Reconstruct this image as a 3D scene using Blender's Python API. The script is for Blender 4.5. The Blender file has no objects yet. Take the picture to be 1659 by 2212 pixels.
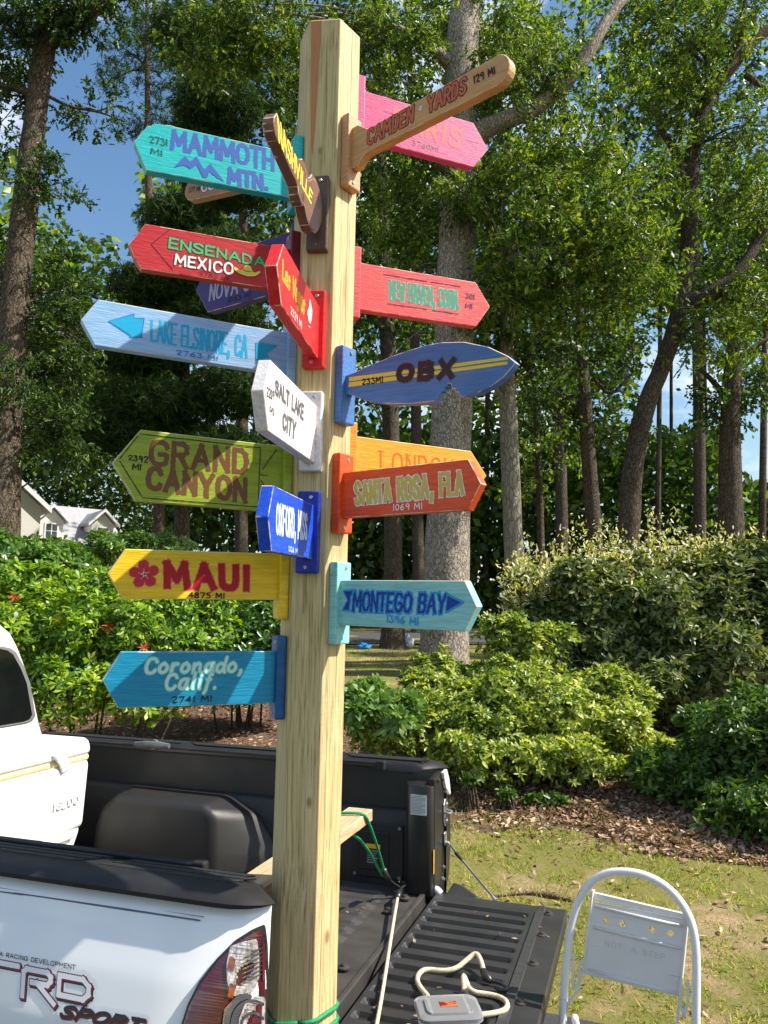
import bpy, bmesh, math, random
import numpy as np
from mathutils import Vector, Matrix, Euler

random.seed(11)
rng = np.random.default_rng(11)
scene = bpy.context.scene
COL = scene.collection
R = math.radians

# ------------------------------------------------------------------ camera
CAM_H = 1.83
PITCH, ROLL, FOC = 0.13253, 0.01175, 1661.0       # focal length for a picture 2212 high
cam_data = bpy.data.cameras.new('camera')
cam_data.sensor_fit = 'VERTICAL'
cam_data.sensor_height = 24.0
cam_data.lens = 24.0 * FOC / 2212.0
cam_data.clip_start = 0.05
cam_data.clip_end = 2000.0
cam = bpy.data.objects.new('camera', cam_data)
COL.objects.link(cam)
cam.matrix_world = Matrix.Translation((0, 0, CAM_H)) @ Matrix.Rotation(math.pi / 2 + PITCH, 4, 'X') @ Matrix.Rotation(ROLL, 4, 'Z')
scene.camera = cam

# ------------------------------------------------------------------ sky and sun
SUN_AZ, SUN_EL = R(83.0), R(48.0)                  # azimuth from "towards the camera", positive = right
sun_dir = Vector((math.sin(SUN_AZ) * math.cos(SUN_EL), -math.cos(SUN_AZ) * math.cos(SUN_EL), math.sin(SUN_EL)))
world = bpy.data.worlds.new('World')
scene.world = world
world.use_nodes = True
wn, wl = world.node_tree.nodes, world.node_tree.links
wn.clear()
w_out = wn.new('ShaderNodeOutputWorld')
w_bg = wn.new('ShaderNodeBackground')
w_sky = wn.new('ShaderNodeTexSky')
w_sky.sky_type = 'NISHITA'
w_sky.sun_disc = False
w_sky.sun_elevation = SUN_EL
w_sky.sun_rotation = math.atan2(sun_dir.x, sun_dir.y)
w_sky.air_density = 1.35
w_sky.dust_density = 1.1
w_sky.ozone_density = 1.1
# thin broken cloud mixed over the sky, everywhere on the dome
w_tc = wn.new('ShaderNodeTexCoord')
w_map = wn.new('ShaderNodeMapping')
w_map.inputs['Scale'].default_value = (1.0, 1.0, 2.2)
w_map.inputs['Rotation'].default_value = (0.3, 0.2, 0.9)
w_no = wn.new('ShaderNodeTexNoise')
w_no.inputs['Scale'].default_value = 3.2
w_no.inputs['Detail'].default_value = 8.0
w_no.inputs['Roughness'].default_value = 0.6
w_rp = wn.new('ShaderNodeValToRGB')
w_rp.color_ramp.elements[0].position = 0.52
w_rp.color_ramp.elements[1].position = 0.74
w_mx = wn.new('ShaderNodeMix')
w_mx.data_type = 'RGBA'
w_mx.inputs['B'].default_value = (10.5, 10.8, 11.2, 1)
w_hs = wn.new('ShaderNodeHueSaturation')
w_hs.inputs['Saturation'].default_value = 1.22
wl.new(w_tc.outputs['Generated'], w_map.inputs['Vector'])
wl.new(w_map.outputs['Vector'], w_no.inputs['Vector'])
wl.new(w_no.outputs['Fac'], w_rp.inputs['Fac'])
wl.new(w_rp.outputs['Color'], w_mx.inputs['Factor'])
wl.new(w_sky.outputs['Color'], w_hs.inputs['Color'])
wl.new(w_hs.outputs['Color'], w_mx.inputs['A'])
wl.new(w_mx.outputs['Result'], w_bg.inputs['Color'])
wl.new(w_bg.outputs['Background'], w_out.inputs['Surface'])
w_bg.inputs['Strength'].default_value = 0.095

sun_data = bpy.data.lights.new('sun', 'SUN')
sun_data.energy = 5.0
sun_data.angle = R(0.6)
sun_data.color = (1.0, 0.93, 0.82)
sun = bpy.data.objects.new('sun', sun_data)
COL.objects.link(sun)
sun.rotation_euler = sun_dir.to_track_quat('Z', 'Y').to_euler()

scene.view_settings.view_transform = 'Standard'
scene.view_settings.look = 'None'
scene.view_settings.exposure = 0.85
scene.view_settings.gamma = 1.0
scene.view_settings.use_curve_mapping = False
scene.cycles.use_denoising = True
scene.cycles.max_bounces = 8
scene.cycles.transparent_max_bounces = 8
scene.cycles.sample_clamp_indirect = 6.0

# ------------------------------------------------------------------ helpers
def lin(r, g, b):
    f = lambda c: (c / 255 / 12.92) if c / 255 <= 0.04045 else ((c / 255 + 0.055) / 1.055) ** 2.4
    return (f(r), f(g), f(b), 1.0)

def ray(px, py):
    X, Y = px - 829.5, py - 1106.0
    c, s = math.cos(ROLL), math.sin(ROLL)
    X, Y = c * X + s * Y, -s * X + c * Y
    x, u = X / FOC, -Y / FOC
    return Vector((x, math.cos(PITCH) - u * math.sin(PITCH), u * math.cos(PITCH) + math.sin(PITCH)))

def at(px, py, dist):
    """world point seen at a place of the photograph, at a chosen real distance in front of the camera"""
    v = ray(px, py)
    v = v * (dist / v.y)
    return Vector((v.x, v.y, v.z + CAM_H))

def tag(o, label=None, cat=None, group=None, kind=None):
    if label: o['label'] = label
    if cat: o['category'] = cat
    if group: o['group'] = group
    if kind: o['kind'] = kind
    return o

def empty(name, loc=(0, 0, 0), rz=0.0, label=None, cat=None, group=None, parent=None):
    o = bpy.data.objects.new(name, None)
    o.empty_display_size = 0.1
    COL.objects.link(o)
    o.location = loc
    o.rotation_euler = (0, 0, rz)
    o.parent = parent
    return tag(o, label, cat, group)

def link(name, me, parent=None, mats=None, smooth=False):
    o = bpy.data.objects.new(name, me)
    COL.objects.link(o)
    o.parent = parent
    if mats is not None:
        for m in (mats if isinstance(mats, (list, tuple)) else [mats]):
            me.materials.append(m)
    if smooth:
        me.polygons.foreach_set('use_smooth', [True] * len(me.polygons))
    return o

def mesh(name, V, F, mats, parent=None, smooth=False):
    me = bpy.data.meshes.new(name)
    me.from_pydata([tuple(v) for v in V], [], [tuple(f) for f in F])
    me.update()
    return link(name, me, parent, mats, smooth)

def npmesh(name, V, F, mats, parent=None, smooth=False):
    """fast mesh from numpy arrays; every face of F has the same number of corners"""
    me = bpy.data.meshes.new(name)
    n, k = F.shape
    me.vertices.add(len(V))
    me.vertices.foreach_set('co', np.ascontiguousarray(V, dtype=np.float32).ravel())
    me.loops.add(n * k)
    me.loops.foreach_set('vertex_index', np.ascontiguousarray(F, dtype=np.int32).ravel())
    me.polygons.add(n)
    me.polygons.foreach_set('loop_start', np.arange(n, dtype=np.int32) * k)
    me.polygons.foreach_set('loop_total', np.full(n, k, dtype=np.int32))
    me.update(calc_edges=True)
    return link(name, me, parent, mats, smooth)

class B:
    """collects shapes in one bmesh"""
    def __init__(s):
        s.bm = bmesh.new()
    def box(s, x0, x1, y0, y1, z0, z1):
        v = [s.bm.verts.new(p) for p in ((x0,y0,z0),(x1,y0,z0),(x1,y1,z0),(x0,y1,z0),(x0,y0,z1),(x1,y0,z1),(x1,y1,z1),(x0,y1,z1))]
        for f in ((0,3,2,1),(4,5,6,7),(0,1,5,4),(1,2,6,5),(2,3,7,6),(3,0,4,7)):
            s.bm.faces.new([v[i] for i in f])
        return s
    def prism(s, pts, axis, a0, a1):
        """polygon pts in the two other axes, extruded along axis from a0 to a1"""
        def mk(p, a):
            return {'x': (a, p[0], p[1]), 'y': (p[0], a, p[1]), 'z': (p[0], p[1], a)}[axis]
        lo = [s.bm.verts.new(mk(p, a0)) for p in pts]
        hi = [s.bm.verts.new(mk(p, a1)) for p in pts]
        n = len(pts)
        s.bm.faces.new(lo[::-1]); s.bm.faces.new(hi)
        for i in range(n):
            s.bm.faces.new((lo[i], lo[(i+1) % n], hi[(i+1) % n], hi[i]))
        return s
    def tube(s, path, rad, n=8, cap=True):
        P = [Vector(p) for p in path]
        rad = rad if isinstance(rad, (list, tuple)) else [rad] * len(P)
        rings, a = [], None
        for i, p in enumerate(P):
            d = (P[min(i+1, len(P)-1)] - P[max(i-1, 0)])
            d = d.normalized() if d.length > 1e-9 else Vector((0, 0, 1))
            if a is None:
                a = d.cross(Vector((0, 0, 1)) if abs(d.z) < 0.9 else Vector((1, 0, 0)))
            a = a - d * a.dot(d)
            if a.length < 1e-6: a = d.cross(Vector((0.3, 1, 0.2)))
            a.normalize(); b = d.cross(a)
            rings.append([s.bm.verts.new(p + rad[i] * (math.cos(t) * a + math.sin(t) * b)) for t in [2*math.pi*k/n for k in range(n)]])
        for A, C in zip(rings, rings[1:]):
            for k in range(n):
                s.bm.faces.new((A[k], A[(k+1) % n], C[(k+1) % n], C[k]))
        if cap:
            s.bm.faces.new(rings[0][::-1]); s.bm.faces.new(rings[-1])
        return s
    def loft(s, rings, close=True, cap=False):
        RR = [[s.bm.verts.new(p) for p in r] for r in rings]
        n = len(RR[0])
        for A, C in zip(RR, RR[1:]):
            for k in range(n if close else n - 1):
                s.bm.faces.new((A[k], A[(k+1) % n], C[(k+1) % n], C[k]))
        if cap:
            s.bm.faces.new(RR[0][::-1]); s.bm.faces.new(RR[-1])
        return s
    def lathe(s, prof, n=16, axis='z', at_=(0, 0, 0)):
        """prof: (radius, height) pairs turned about an axis"""
        def mk(r, h, t):
            a, b = r * math.cos(t), r * math.sin(t)
            q = {'z': (a, b, h), 'x': (h, a, b), 'y': (a, h, b)}[axis]
            return Vector(q) + Vector(at_)
        rings = [[s.bm.verts.new(mk(max(r, 1e-4), h, 2*math.pi*k/n)) for k in range(n)] for r, h in prof]
        for A, C in zip(rings, rings[1:]):
            for k in range(n):
                s.bm.faces.new((A[k], A[(k+1) % n], C[(k+1) % n], C[k]))
        s.bm.faces.new(rings[0][::-1]); s.bm.faces.new(rings[-1])
        return s
    def bevel(s, w, seg=1, angle=30, mat=-1):
        bmesh.ops.recalc_face_normals(s.bm, faces=s.bm.faces)
        ed = [e for e in s.bm.edges if len(e.link_faces) == 2 and e.calc_face_angle(0) > R(angle)]
        bmesh.ops.bevel(s.bm, geom=ed, offset=w, segments=seg, profile=0.5, affect='EDGES', clamp_overlap=True, material=mat)
        return s
    def xf(s, m):
        bmesh.ops.transform(s.bm, matrix=m, verts=s.bm.verts)
        return s
    def me(s, name):
        bmesh.ops.recalc_face_normals(s.bm, faces=s.bm.faces)
        me = bpy.data.meshes.new(name)
        s.bm.to_mesh(me); s.bm.free()
        return me
    def done(s, name, mats, parent=None, smooth=False):
        o = link(name, s.me(name), parent, mats, smooth)
        if smooth == 'auto':
            try:
                o.data.set_sharp_from_angle(angle=R(38))
            except Exception:
                pass
        return o

def smooth_path(P, it=2):
    P = [Vector(p) for p in P]
    for _ in range(it):
        Q = [P[0]]
        for a, b in zip(P, P[1:]):
            Q += [a * 0.75 + b * 0.25, a * 0.25 + b * 0.75]
        P = Q + [P[-1]]
    return P

# ------------------------------------------------------------------ materials
MATS = {}
def nodes_of(m):
    m.use_nodes = True
    return m.node_tree.nodes, m.node_tree.links

def surf(name, col, col2=None, rough=0.5, spec=0.5, metal=0.0, vscale=6.0, stretch=(1, 1, 1), vdetail=5.0, contrast=(0.35, 0.65),
         bump=0.0, bscale=60.0, bstretch=None, rvar=0.0, coat=0.0, bdist=0.004):
    """procedural surface: two colours mixed by a stretched noise, with fine relief"""
    if name in MATS: return MATS[name]
    m = bpy.data.materials.new(name); N, L = nodes_of(m)
    p = N['Principled BSDF']
    p.inputs['Roughness'].default_value = rough
    p.inputs['Specular IOR Level'].default_value = spec
    p.inputs['Metallic'].default_value = metal
    if coat: p.inputs['Coat Weight'].default_value = coat; p.inputs['Coat Roughness'].default_value = 0.08
    tc = N.new('ShaderNodeTexCoord'); mp = N.new('ShaderNodeMapping'); mp.inputs['Scale'].default_value = stretch
    L.new(tc.outputs['Object'], mp.inputs['Vector'])
    no = N.new('ShaderNodeTexNoise'); no.inputs['Scale'].default_value = vscale; no.inputs['Detail'].default_value = vdetail
    no.inputs['Roughness'].default_value = 0.6
    L.new(mp.outputs['Vector'], no.inputs['Vector'])
    rp = N.new('ShaderNodeValToRGB')
    rp.color_ramp.elements[0].position, rp.color_ramp.elements[1].position = contrast
    if col2 is None: col2 = tuple(c * 0.8 for c in col[:3]) + (1,)
    rp.color_ramp.elements[0].color = col2; rp.color_ramp.elements[1].color = col
    L.new(no.outputs['Fac'], rp.inputs['Fac']); L.new(rp.outputs['Color'], p.inputs['Base Color'])
    if rvar:
        mr = N.new('ShaderNodeMapRange'); mr.inputs['To Min'].default_value = rough - rvar; mr.inputs['To Max'].default_value = rough + rvar
        L.new(no.outputs['Fac'], mr.inputs['Value']); L.new(mr.outputs['Result'], p.inputs['Roughness'])
    if bump:
        m2 = N.new('ShaderNodeMapping'); m2.inputs['Scale'].default_value = bstretch or stretch
        L.new(tc.outputs['Object'], m2.inputs['Vector'])
        n2 = N.new('ShaderNodeTexNoise'); n2.inputs['Scale'].default_value = bscale; n2.inputs['Detail'].default_value = 4
        L.new(m2.outputs['Vector'], n2.inputs['Vector'])
        bp = N.new('ShaderNodeBump'); bp.inputs['Strength'].default_value = bump; bp.inputs['Distance'].default_value = bdist
        L.new(n2.outputs['Fac'], bp.inputs['Height']); L.new(bp.outputs['Normal'], p.inputs['Normal'])
    MATS[name] = m
    return m

def paint(name, rgb, rough=0.42):
    """brushed house paint on wood: long brush strokes, thin patches, small chips and raised grain"""
    if 'paint_' + name in MATS: return MATS['paint_' + name]
    m = bpy.data.materials.new('paint_' + name); N, L = nodes_of(m); p = N['Principled BSDF']; p.inputs['Specular IOR Level'].default_value = .4
    c = lin(*rgb); tc = N.new('ShaderNodeTexCoord')
    def noise(sc, st, det=5, rgh=.6):
        mp = N.new('ShaderNodeMapping'); mp.inputs['Scale'].default_value = st; mp.inputs['Location'].default_value = (len(name)*.37, sum(rgb)*.013, 0); L.new(tc.outputs['Object'], mp.inputs['Vector'])
        n = N.new('ShaderNodeTexNoise'); n.inputs['Scale'].default_value = sc; n.inputs['Detail'].default_value = det; n.inputs['Roughness'].default_value = rgh; L.new(mp.outputs['Vector'], n.inputs['Vector']); return n.outputs['Fac']
    def ramp(f, p0, c0, p1, c1):
        r = N.new('ShaderNodeValToRGB'); e = r.color_ramp.elements; e[0].position, e[0].color, e[1].position, e[1].color = p0, c0, p1, c1; L.new(f, r.inputs['Fac']); return r.outputs['Color']
    strokes = noise(22, (.55, 4, 7), 6, .65)
    base_c = ramp(strokes, .28, tuple(x*.68 for x in c[:3]) + (1,), .68, tuple(min(1, x*1.06 + .006) for x in c[:3]) + (1,))
    thin = ramp(noise(5.5, (1, 1, 1.6), 3), .58, (0,0,0,1), .80, (.30,.30,.30,1))
    m1 = N.new('ShaderNodeMix'); m1.data_type = 'RGBA'; L.new(thin, m1.inputs['Factor']); L.new(base_c, m1.inputs['A']); m1.inputs['B'].default_value = tuple(x*.72 + .16 for x in c[:3]) + (1,)
    chips = ramp(noise(34, (1, 1, 1), 2), .745, (0,0,0,1), .755, (1,1,1,1))
    m2 = N.new('ShaderNodeMix'); m2.data_type = 'RGBA'; L.new(chips, m2.inputs['Factor']); L.new(m1.outputs['Result'], m2.inputs['A']); m2.inputs['B'].default_value = lin(206, 182, 148)
    L.new(m2.outputs['Result'], p.inputs['Base Color'])
    mr = N.new('ShaderNodeMapRange'); mr.inputs['To Min'].default_value = rough - .10; mr.inputs['To Max'].default_value = rough + .16; L.new(strokes, mr.inputs['Value']); L.new(mr.outputs['Result'], p.inputs['Roughness'])
    bp = N.new('ShaderNodeBump'); bp.inputs['Strength'].default_value = .55; bp.inputs['Distance'].default_value = .0022; L.new(noise(75, (.45, 3, 4.5), 5), bp.inputs['Height']); L.new(bp.outputs['Normal'], p.inputs['Normal'])
    MATS['paint_' + name] = m
    return m

def flat_paint(name, rgb, rough=0.5):
    c = lin(*rgb)
    return surf('ink_' + name, c, tuple(x * 0.82 for x in c[:3]) + (1,), rough=rough, spec=0.35, vscale=45, stretch=(1, 3, 3), contrast=(0.2, 0.75))

def worn(name, rgb):
    """paint rubbed through to pale wood on arrises"""
    if 'worn_' + name in MATS: return MATS['worn_' + name]
    m = bpy.data.materials.new('worn_' + name); N, L = nodes_of(m); p = N['Principled BSDF']; p.inputs['Roughness'].default_value = 0.6
    tc = N.new('ShaderNodeTexCoord'); no = N.new('ShaderNodeTexNoise'); no.inputs['Scale'].default_value = 28; no.inputs['Detail'].default_value = 6
    L.new(tc.outputs['Object'], no.inputs['Vector'])
    rp = N.new('ShaderNodeValToRGB'); e = rp.color_ramp.elements
    c = lin(*rgb); e[0].position = 0.44; e[1].position = 0.54
    e[0].color = tuple(min(1, x * 1.08 + 0.02) for x in c[:3]) + (1,); e[1].color = lin(222, 200, 168)
    L.new(no.outputs['Fac'], rp.inputs['Fac']); L.new(rp.outputs['Color'], p.inputs['Base Color'])
    MATS['worn_' + name] = m
    return m

STEEL = surf('screw_steel', (0.55, 0.54, 0.52, 1), (0.3, 0.29, 0.27, 1), rough=0.35, metal=0.9, vscale=80)
WHITE_PAINT = surf('truck_white', (0.78, 0.79, 0.80, 1), (0.74, 0.75, 0.76, 1), rough=0.25, spec=0.5, vscale=5, vdetail=8, coat=0.8, rvar=.06)
BLACK_LINER = surf('black_liner', (0.013, 0.013, 0.014, 1), (0.026, 0.025, 0.023, 1), rough=0.45, spec=0.45, vscale=7, contrast=(0.3, 0.75), bump=0.5, bscale=520, stretch=(1, 1, 1), rvar=0.1, bdist=0.0012)
BLACK_CAP = surf('black_plastic_cap', (0.011, 0.011, 0.012, 1), (0.022, 0.021, 0.021, 1), rough=0.5, spec=0.38, vscale=9, bump=0.35, bscale=650, bdist=0.001, rvar=0.08)
DARK_METAL = surf('black_metal', (0.014, 0.014, 0.015, 1), (0.022, 0.021, 0.02, 1), rough=0.35, spec=0.5, vscale=8)
RUST = surf('rusty_bolt', (0.16, 0.07, 0.03, 1), (0.05, 0.03, 0.02, 1), rough=0.7, metal=0.4, vscale=120)
GREY_METAL = surf('zinc_metal', (0.45, 0.45, 0.44, 1), (0.28, 0.28, 0.27, 1), rough=0.4, metal=0.8, vscale=60)
BARE_WOOD = surf('bare_pine', lin(214, 176, 128), lin(176, 122, 78), rough=0.65, spec=0.25, vscale=7, stretch=(1.2, 9, 9), contrast=(0.3, 0.7), bump=0.3, bscale=40)

# ------------------------------------------------------------------ drawing flat shapes from strokes (lettering, decals, lamps)
G = {
'A': [[(0,0),(.5,1),(1,0)], [(.2,.36),(.8,.36)]],
'B': [[(0,0),(0,1),(.65,1),(.9,.88),(.9,.65),(.65,.53),(0,.53)], [(.65,.53),(.98,.4),(.98,.14),(.7,0),(0,0)]],
'C': [[(1,.78),(.85,.95),(.5,1),(.15,.92),(0,.65),(0,.35),(.15,.08),(.5,0),(.85,.05),(1,.22)]],
'D': [[(0,0),(0,1),(.55,1),(.88,.82),(1,.5),(.88,.18),(.55,0),(0,0)]],
'E': [[(1,1),(0,1),(0,0),(1,0)], [(0,.5),(.82,.5)]],
'F': [[(1,1),(0,1),(0,0)], [(0,.52),(.78,.52)]],
'G': [[(1,.8),(.85,.95),(.5,1),(.15,.92),(0,.65),(0,.35),(.15,.08),(.5,0),(.88,.05),(1,.2),(1,.45),(.6,.45)]],
'H': [[(0,0),(0,1)], [(1,0),(1,1)], [(0,.5),(1,.5)]],
'I': [[(.5,0),(.5,1)]],
'K': [[(0,0),(0,1)], [(1,1),(0,.45)], [(.25,.58),(1,0)]],
'L': [[(0,1),(0,0),(.95,0)]],
'M': [[(0,0),(.08,1),(.5,.3),(.92,1),(1,0)]],
'N': [[(0,0),(0,1),(1,0),(1,1)]],
'O': [[(.5,1),(.15,.92),(0,.65),(0,.35),(.15,.08),(.5,0),(.85,.08),(1,.35),(1,.65),(.85,.92),(.5,1)]],
'P': [[(0,0),(0,1),(.7,1),(1,.86),(1,.6),(.7,.46),(0,.46)]],
'R': [[(0,0),(0,1),(.7,1),(.98,.86),(.98,.64),(.7,.5),(0,.5)], [(.45,.5),(1,0)]],
'S': [[(.97,.82),(.78,.97),(.45,1),(.1,.92),(.02,.74),(.2,.58),(.8,.44),(1,.25),(.88,.07),(.5,0),(.15,.04),(0,.2)]],
'T': [[(0,1),(1,1)], [(.5,1),(.5,0)]],
'U': [[(0,1),(0,.3),(.15,.06),(.5,0),(.85,.06),(1,.3),(1,1)]],
'V': [[(0,1),(.5,0),(1,1)]],
'W': [[(0,1),(.25,0),(.5,.75),(.75,0),(1,1)]],
'X': [[(0,0),(1,1)], [(0,1),(1,0)]],
'Y': [[(0,1),(.5,.48),(1,1)], [(.5,.48),(.5,0)]],
'0': [[(.5,1),(.12,.9),(0,.5),(.12,.1),(.5,0),(.88,.1),(1,.5),(.88,.9),(.5,1)]],
'1': [[(.5,0),(.5,1)]],
'2': [[(.02,.78),(.2,.97),(.6,1),(.95,.85),(.9,.6),(0,0),(1,.02)]],
'3': [[(.05,.95),(.9,.95),(.4,.58),(.85,.5),(1,.25),(.75,.02),(.3,0),(0,.12)]],
'4': [[(.75,0),(.75,1),(0,.35),(1,.35)]],
'5': [[(.95,1),(.15,1),(.1,.58),(.6,.62),(1,.4),(.9,.08),(.45,0),(0,.08)]],
'6': [[(.85,1),(.3,.75),(0,.35),(.1,.06),(.5,0),(.95,.12),(.95,.42),(.5,.52),(.05,.3)]],
'7': [[(0,1),(1,1),(.4,0)]],
'8': [[(.5,.54),(.1,.72),(.2,.96),(.5,1),(.8,.96),(.9,.72),(.5,.54),(.02,.32),(.1,.06),(.5,0),(.9,.06),(.98,.32),(.5,.54)]],
'9': [[(.95,.72),(.6,.5),(.1,.55),(.05,.85),(.4,1),(.85,.95),(.95,.7),(.8,0)]],
',': [[(.6,.12),(.6,-.02),(.25,-.2)]],
'.': [[(.5,.02),(.5,.06)]],
'a': [[(.9,.62),(.5,.68),(.08,.5),(.05,.15),(.4,0),(.75,.12),(.92,.62)], [(.92,.66),(.85,.12),(1.05,.02)]],
'c': [[(.95,.52),(.6,.68),(.15,.52),(.05,.2),(.4,0),(.95,.12)]],
'd': [[(.9,.5),(.5,.66),(.08,.5),(.05,.15),(.4,0),(.78,.12),(.9,.5)], [(1.0,1.05),(.86,.15),(1.05,.02)]],
'e': [[(.08,.32),(.9,.42),(.75,.66),(.3,.64),(.03,.3),(.25,.02),(.9,.1)]],
'f': [[(1.0,.95),(.75,1.05),(.55,.85),(.35,-.1),(.1,-.28)], [(.2,.62),(.85,.62)]],
'g': [[(.9,.6),(.5,.68),(.1,.5),(.08,.2),(.4,.08),(.82,.2),(.9,.6)], [(.92,.66),(.8,-.15),(.45,-.32),(.05,-.2)]],
'i': [[(.5,.62),(.45,.1),(.75,.02)], [(.55,.88),(.56,.9)]],
'l': [[(.6,1.05),(.42,.12),(.7,.02)]],
'n': [[(.08,.62),(.1,0)], [(.1,.4),(.45,.66),(.8,.6),(.82,.12),(1.02,.02)]],
'o': [[(.5,.68),(.1,.52),(.03,.2),(.4,0),(.85,.12),(.95,.45),(.5,.68)]],
'r': [[(.15,.62),(.15,0)], [(.15,.38),(.5,.66),(.9,.6)]],
's': [[(.9,.58),(.5,.68),(.15,.52),(.45,.36),(.85,.2),(.6,.0),(.08,.08)]],
}
ADV = {'I': .22, '1': .22, ',': .3, '.': .22, ' ': .42, 'M': 1.1, 'W': 1.2, 'i': .3, 'l': .3, 'r': .6, 'f': .55, 'C': .85, '0': .7, 'G': .92, 'O': .92, 'V': .95, 'Y': .9, 'A': .95, 'L': .72, 'E': .72, 'F': .72, 'S': .8}
ROUND = set('CGOSU02356890acdegfilnors9')
def chaikin(P, it=2):
    for _ in range(it):
        Q = [P[0]]
        for a, b in zip(P, P[1:]):
            Q += [(a[0]*.75+b[0]*.25, a[1]*.75+b[1]*.25), (a[0]*.25+b[0]*.75, a[1]*.25+b[1]*.75)]
        P = Q + [P[-1]]
    return P

def text_segments(text, quad, gap=.26, slant=0.0, jitter=0.0, seed=1):
    """strokes of a line of writing, laid into a quad (bottom-left, bottom-right, top-right, top-left)"""
    rr = random.Random(seed + len(text) * 7)
    w = [(ADV.get(c, .8)) for c in text]
    tot = sum(w) + gap * (len(text) - 1)
    BL, BR, TR, TL = [np.array(q, float) for q in quad]
    segs, x = [], 0.0
    for c, cw in zip(text, w):
        dj, hj = rr.uniform(-1, 1) * jitter, 1 + rr.uniform(-1, 1) * jitter
        for st in G.get(c, []):
            P = chaikin(st) if c in ROUND else st
            Q = []
            for gx, gy in P:
                v = gy * hj + dj * .5
                u = (x + gx * cw + slant * gy) / tot
                q = (BL * (1-u) + BR * u) * (1-v) + (TL * (1-u) + TR * u) * v
                Q.append(q)
            segs += [(a, b) for a, b in zip(Q, Q[1:])]
        x += cw + gap
    return segs

def d_segs(PX, PY, segs, square=False, rr=0.0):
    """distance from grid points to the strokes (square: flat brush ends)"""
    D = np.full(PX.shape, 1e9)
    for a, b in segs:
        d = b - a; l = math.hypot(*d) + 1e-9; ux, uy = d / l
        X, Y = PX - a[0], PY - a[1]
        al = X * ux + Y * uy; pe = np.abs(-X * uy + Y * ux)
        ov = np.maximum(np.maximum(-al, al - l), 0)
        D = np.minimum(D, np.maximum(pe, ov) if square else np.hypot(pe, ov))
    return D

def d_poly(PX, PY, poly):
    """signed distance to a polygon, negative inside"""
    P = [np.array(p, float) for p in poly]
    D = np.full(PX.shape, 1e9); ins = np.zeros(PX.shape, bool)
    for a, b in zip(P, P[1:] + P[:1]):
        d = b - a; l2 = d @ d + 1e-12
        t = np.clip(((PX - a[0]) * d[0] + (PY - a[1]) * d[1]) / l2, 0, 1)
        D = np.minimum(D, np.hypot(PX - a[0] - t * d[0], PY - a[1] - t * d[1]))
        cr = (a[1] > PY) != (b[1] > PY)
        with np.errstate(divide='ignore', invalid='ignore'):
            xi = a[0] + (PY - a[1]) / (b[1] - a[1] + 1e-15) * (b[0] - a[0])
        ins ^= cr & (PX < xi)
    return np.where(ins, -D, D)

_nz = rng.random((64, 64))
def wobble(PX, PY, s):
    """smooth value noise for hand-painted edges"""
    x, y = PX / s, PY / s
    xi, yi = np.floor(x).astype(int), np.floor(y).astype(int)
    fx, fy = x - xi, y - yi
    fx, fy = fx*fx*(3-2*fx), fy*fy*(3-2*fy)
    g = lambda i, j: _nz[(i % 64), (j % 64)]
    return (g(xi, yi)*(1-fx)*(1-fy) + g(xi+1, yi)*fx*(1-fy) + g(xi, yi+1)*(1-fx)*fy + g(xi+1, yi+1)*fx*fy) - .5

_MS = {1:[(0,'01','03')],2:[(1,'12','01')],3:[(0,1,'12','03')],4:[(2,'23','12')],5:[(0,'01','03'),(2,'23','12')],6:[(1,2,'23','01')],7:[(0,1,2,'23','03')],
       8:[(3,'03','23')],9:[(0,'01','23',3)],10:[(1,'12','01'),(3,'03','23')],11:[(0,1,'12','23',3)],12:[('03','12',2,3)],13:[(0,'01','12',2,3)],14:[('01',1,2,3,'03')]}
def region(x0, x1, y0, y1, step, fn):
    """polygons covering fn(x, y) < 0, by marching squares; returns vertices (2D) and faces"""
    nx, ny = max(2, int((x1-x0)/step)+1), max(2, int((y1-y0)/step)+1)
    xs, ys = np.linspace(x0, x1, nx), np.linspace(y0, y1, ny)
    PX, PY = np.meshgrid(xs, ys, indexing='ij')
    D = fn(PX, PY)
    inn = D < 0
    c = [(0,0),(1,0),(1,1),(0,1)]
    code = inn[:-1,:-1]*1 + inn[1:,:-1]*2 + inn[1:,1:]*4 + inn[:-1,1:]*8
    V, F = [], []
    def corner(i, j, k):
        return (xs[i+c[k][0]], ys[j+c[k][1]])
    def edge(i, j, e):
        a, b = int(e[0]), int(e[1])
        ia, ja, ib, jb = i+c[a][0], j+c[a][1], i+c[b][0], j+c[b][1]
        da, db = D[ia,ja], D[ib,jb]; t = da/(da-db)
        return (xs[ia]+(xs[ib]-xs[ia])*t, ys[ja]+(ys[jb]-ys[ja])*t)
    for i, j in zip(*np.nonzero((code > 0) & (code < 15))):
        for poly in _MS[int(code[i, j])]:
            F.append(tuple(range(len(V), len(V)+len(poly))))
            for q in poly:
                V.append(edge(i, j, q) if isinstance(q, str) else corner(i, j, q))
    full = code == 15
    mx = max(1, int(12))
    for j in range(full.shape[1]):
        i = 0
        while i < full.shape[0]:
            if full[i, j]:
                k = i
                while k < full.shape[0] and full[k, j] and k - i < mx: k += 1
                F.append(tuple(range(len(V), len(V)+4)))
                V += [(xs[i], ys[j]), (xs[k], ys[j]), (xs[k], ys[j+1]), (xs[i], ys[j+1])]
                i = k
            else: i += 1
    return V, F

def decal(name, mat, parent, box, step, fn, place):
    V, F = region(*box, step, fn)
    if not F: return None
    return mesh(name, [place(*v) for v in V], F, mat, parent)
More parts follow.
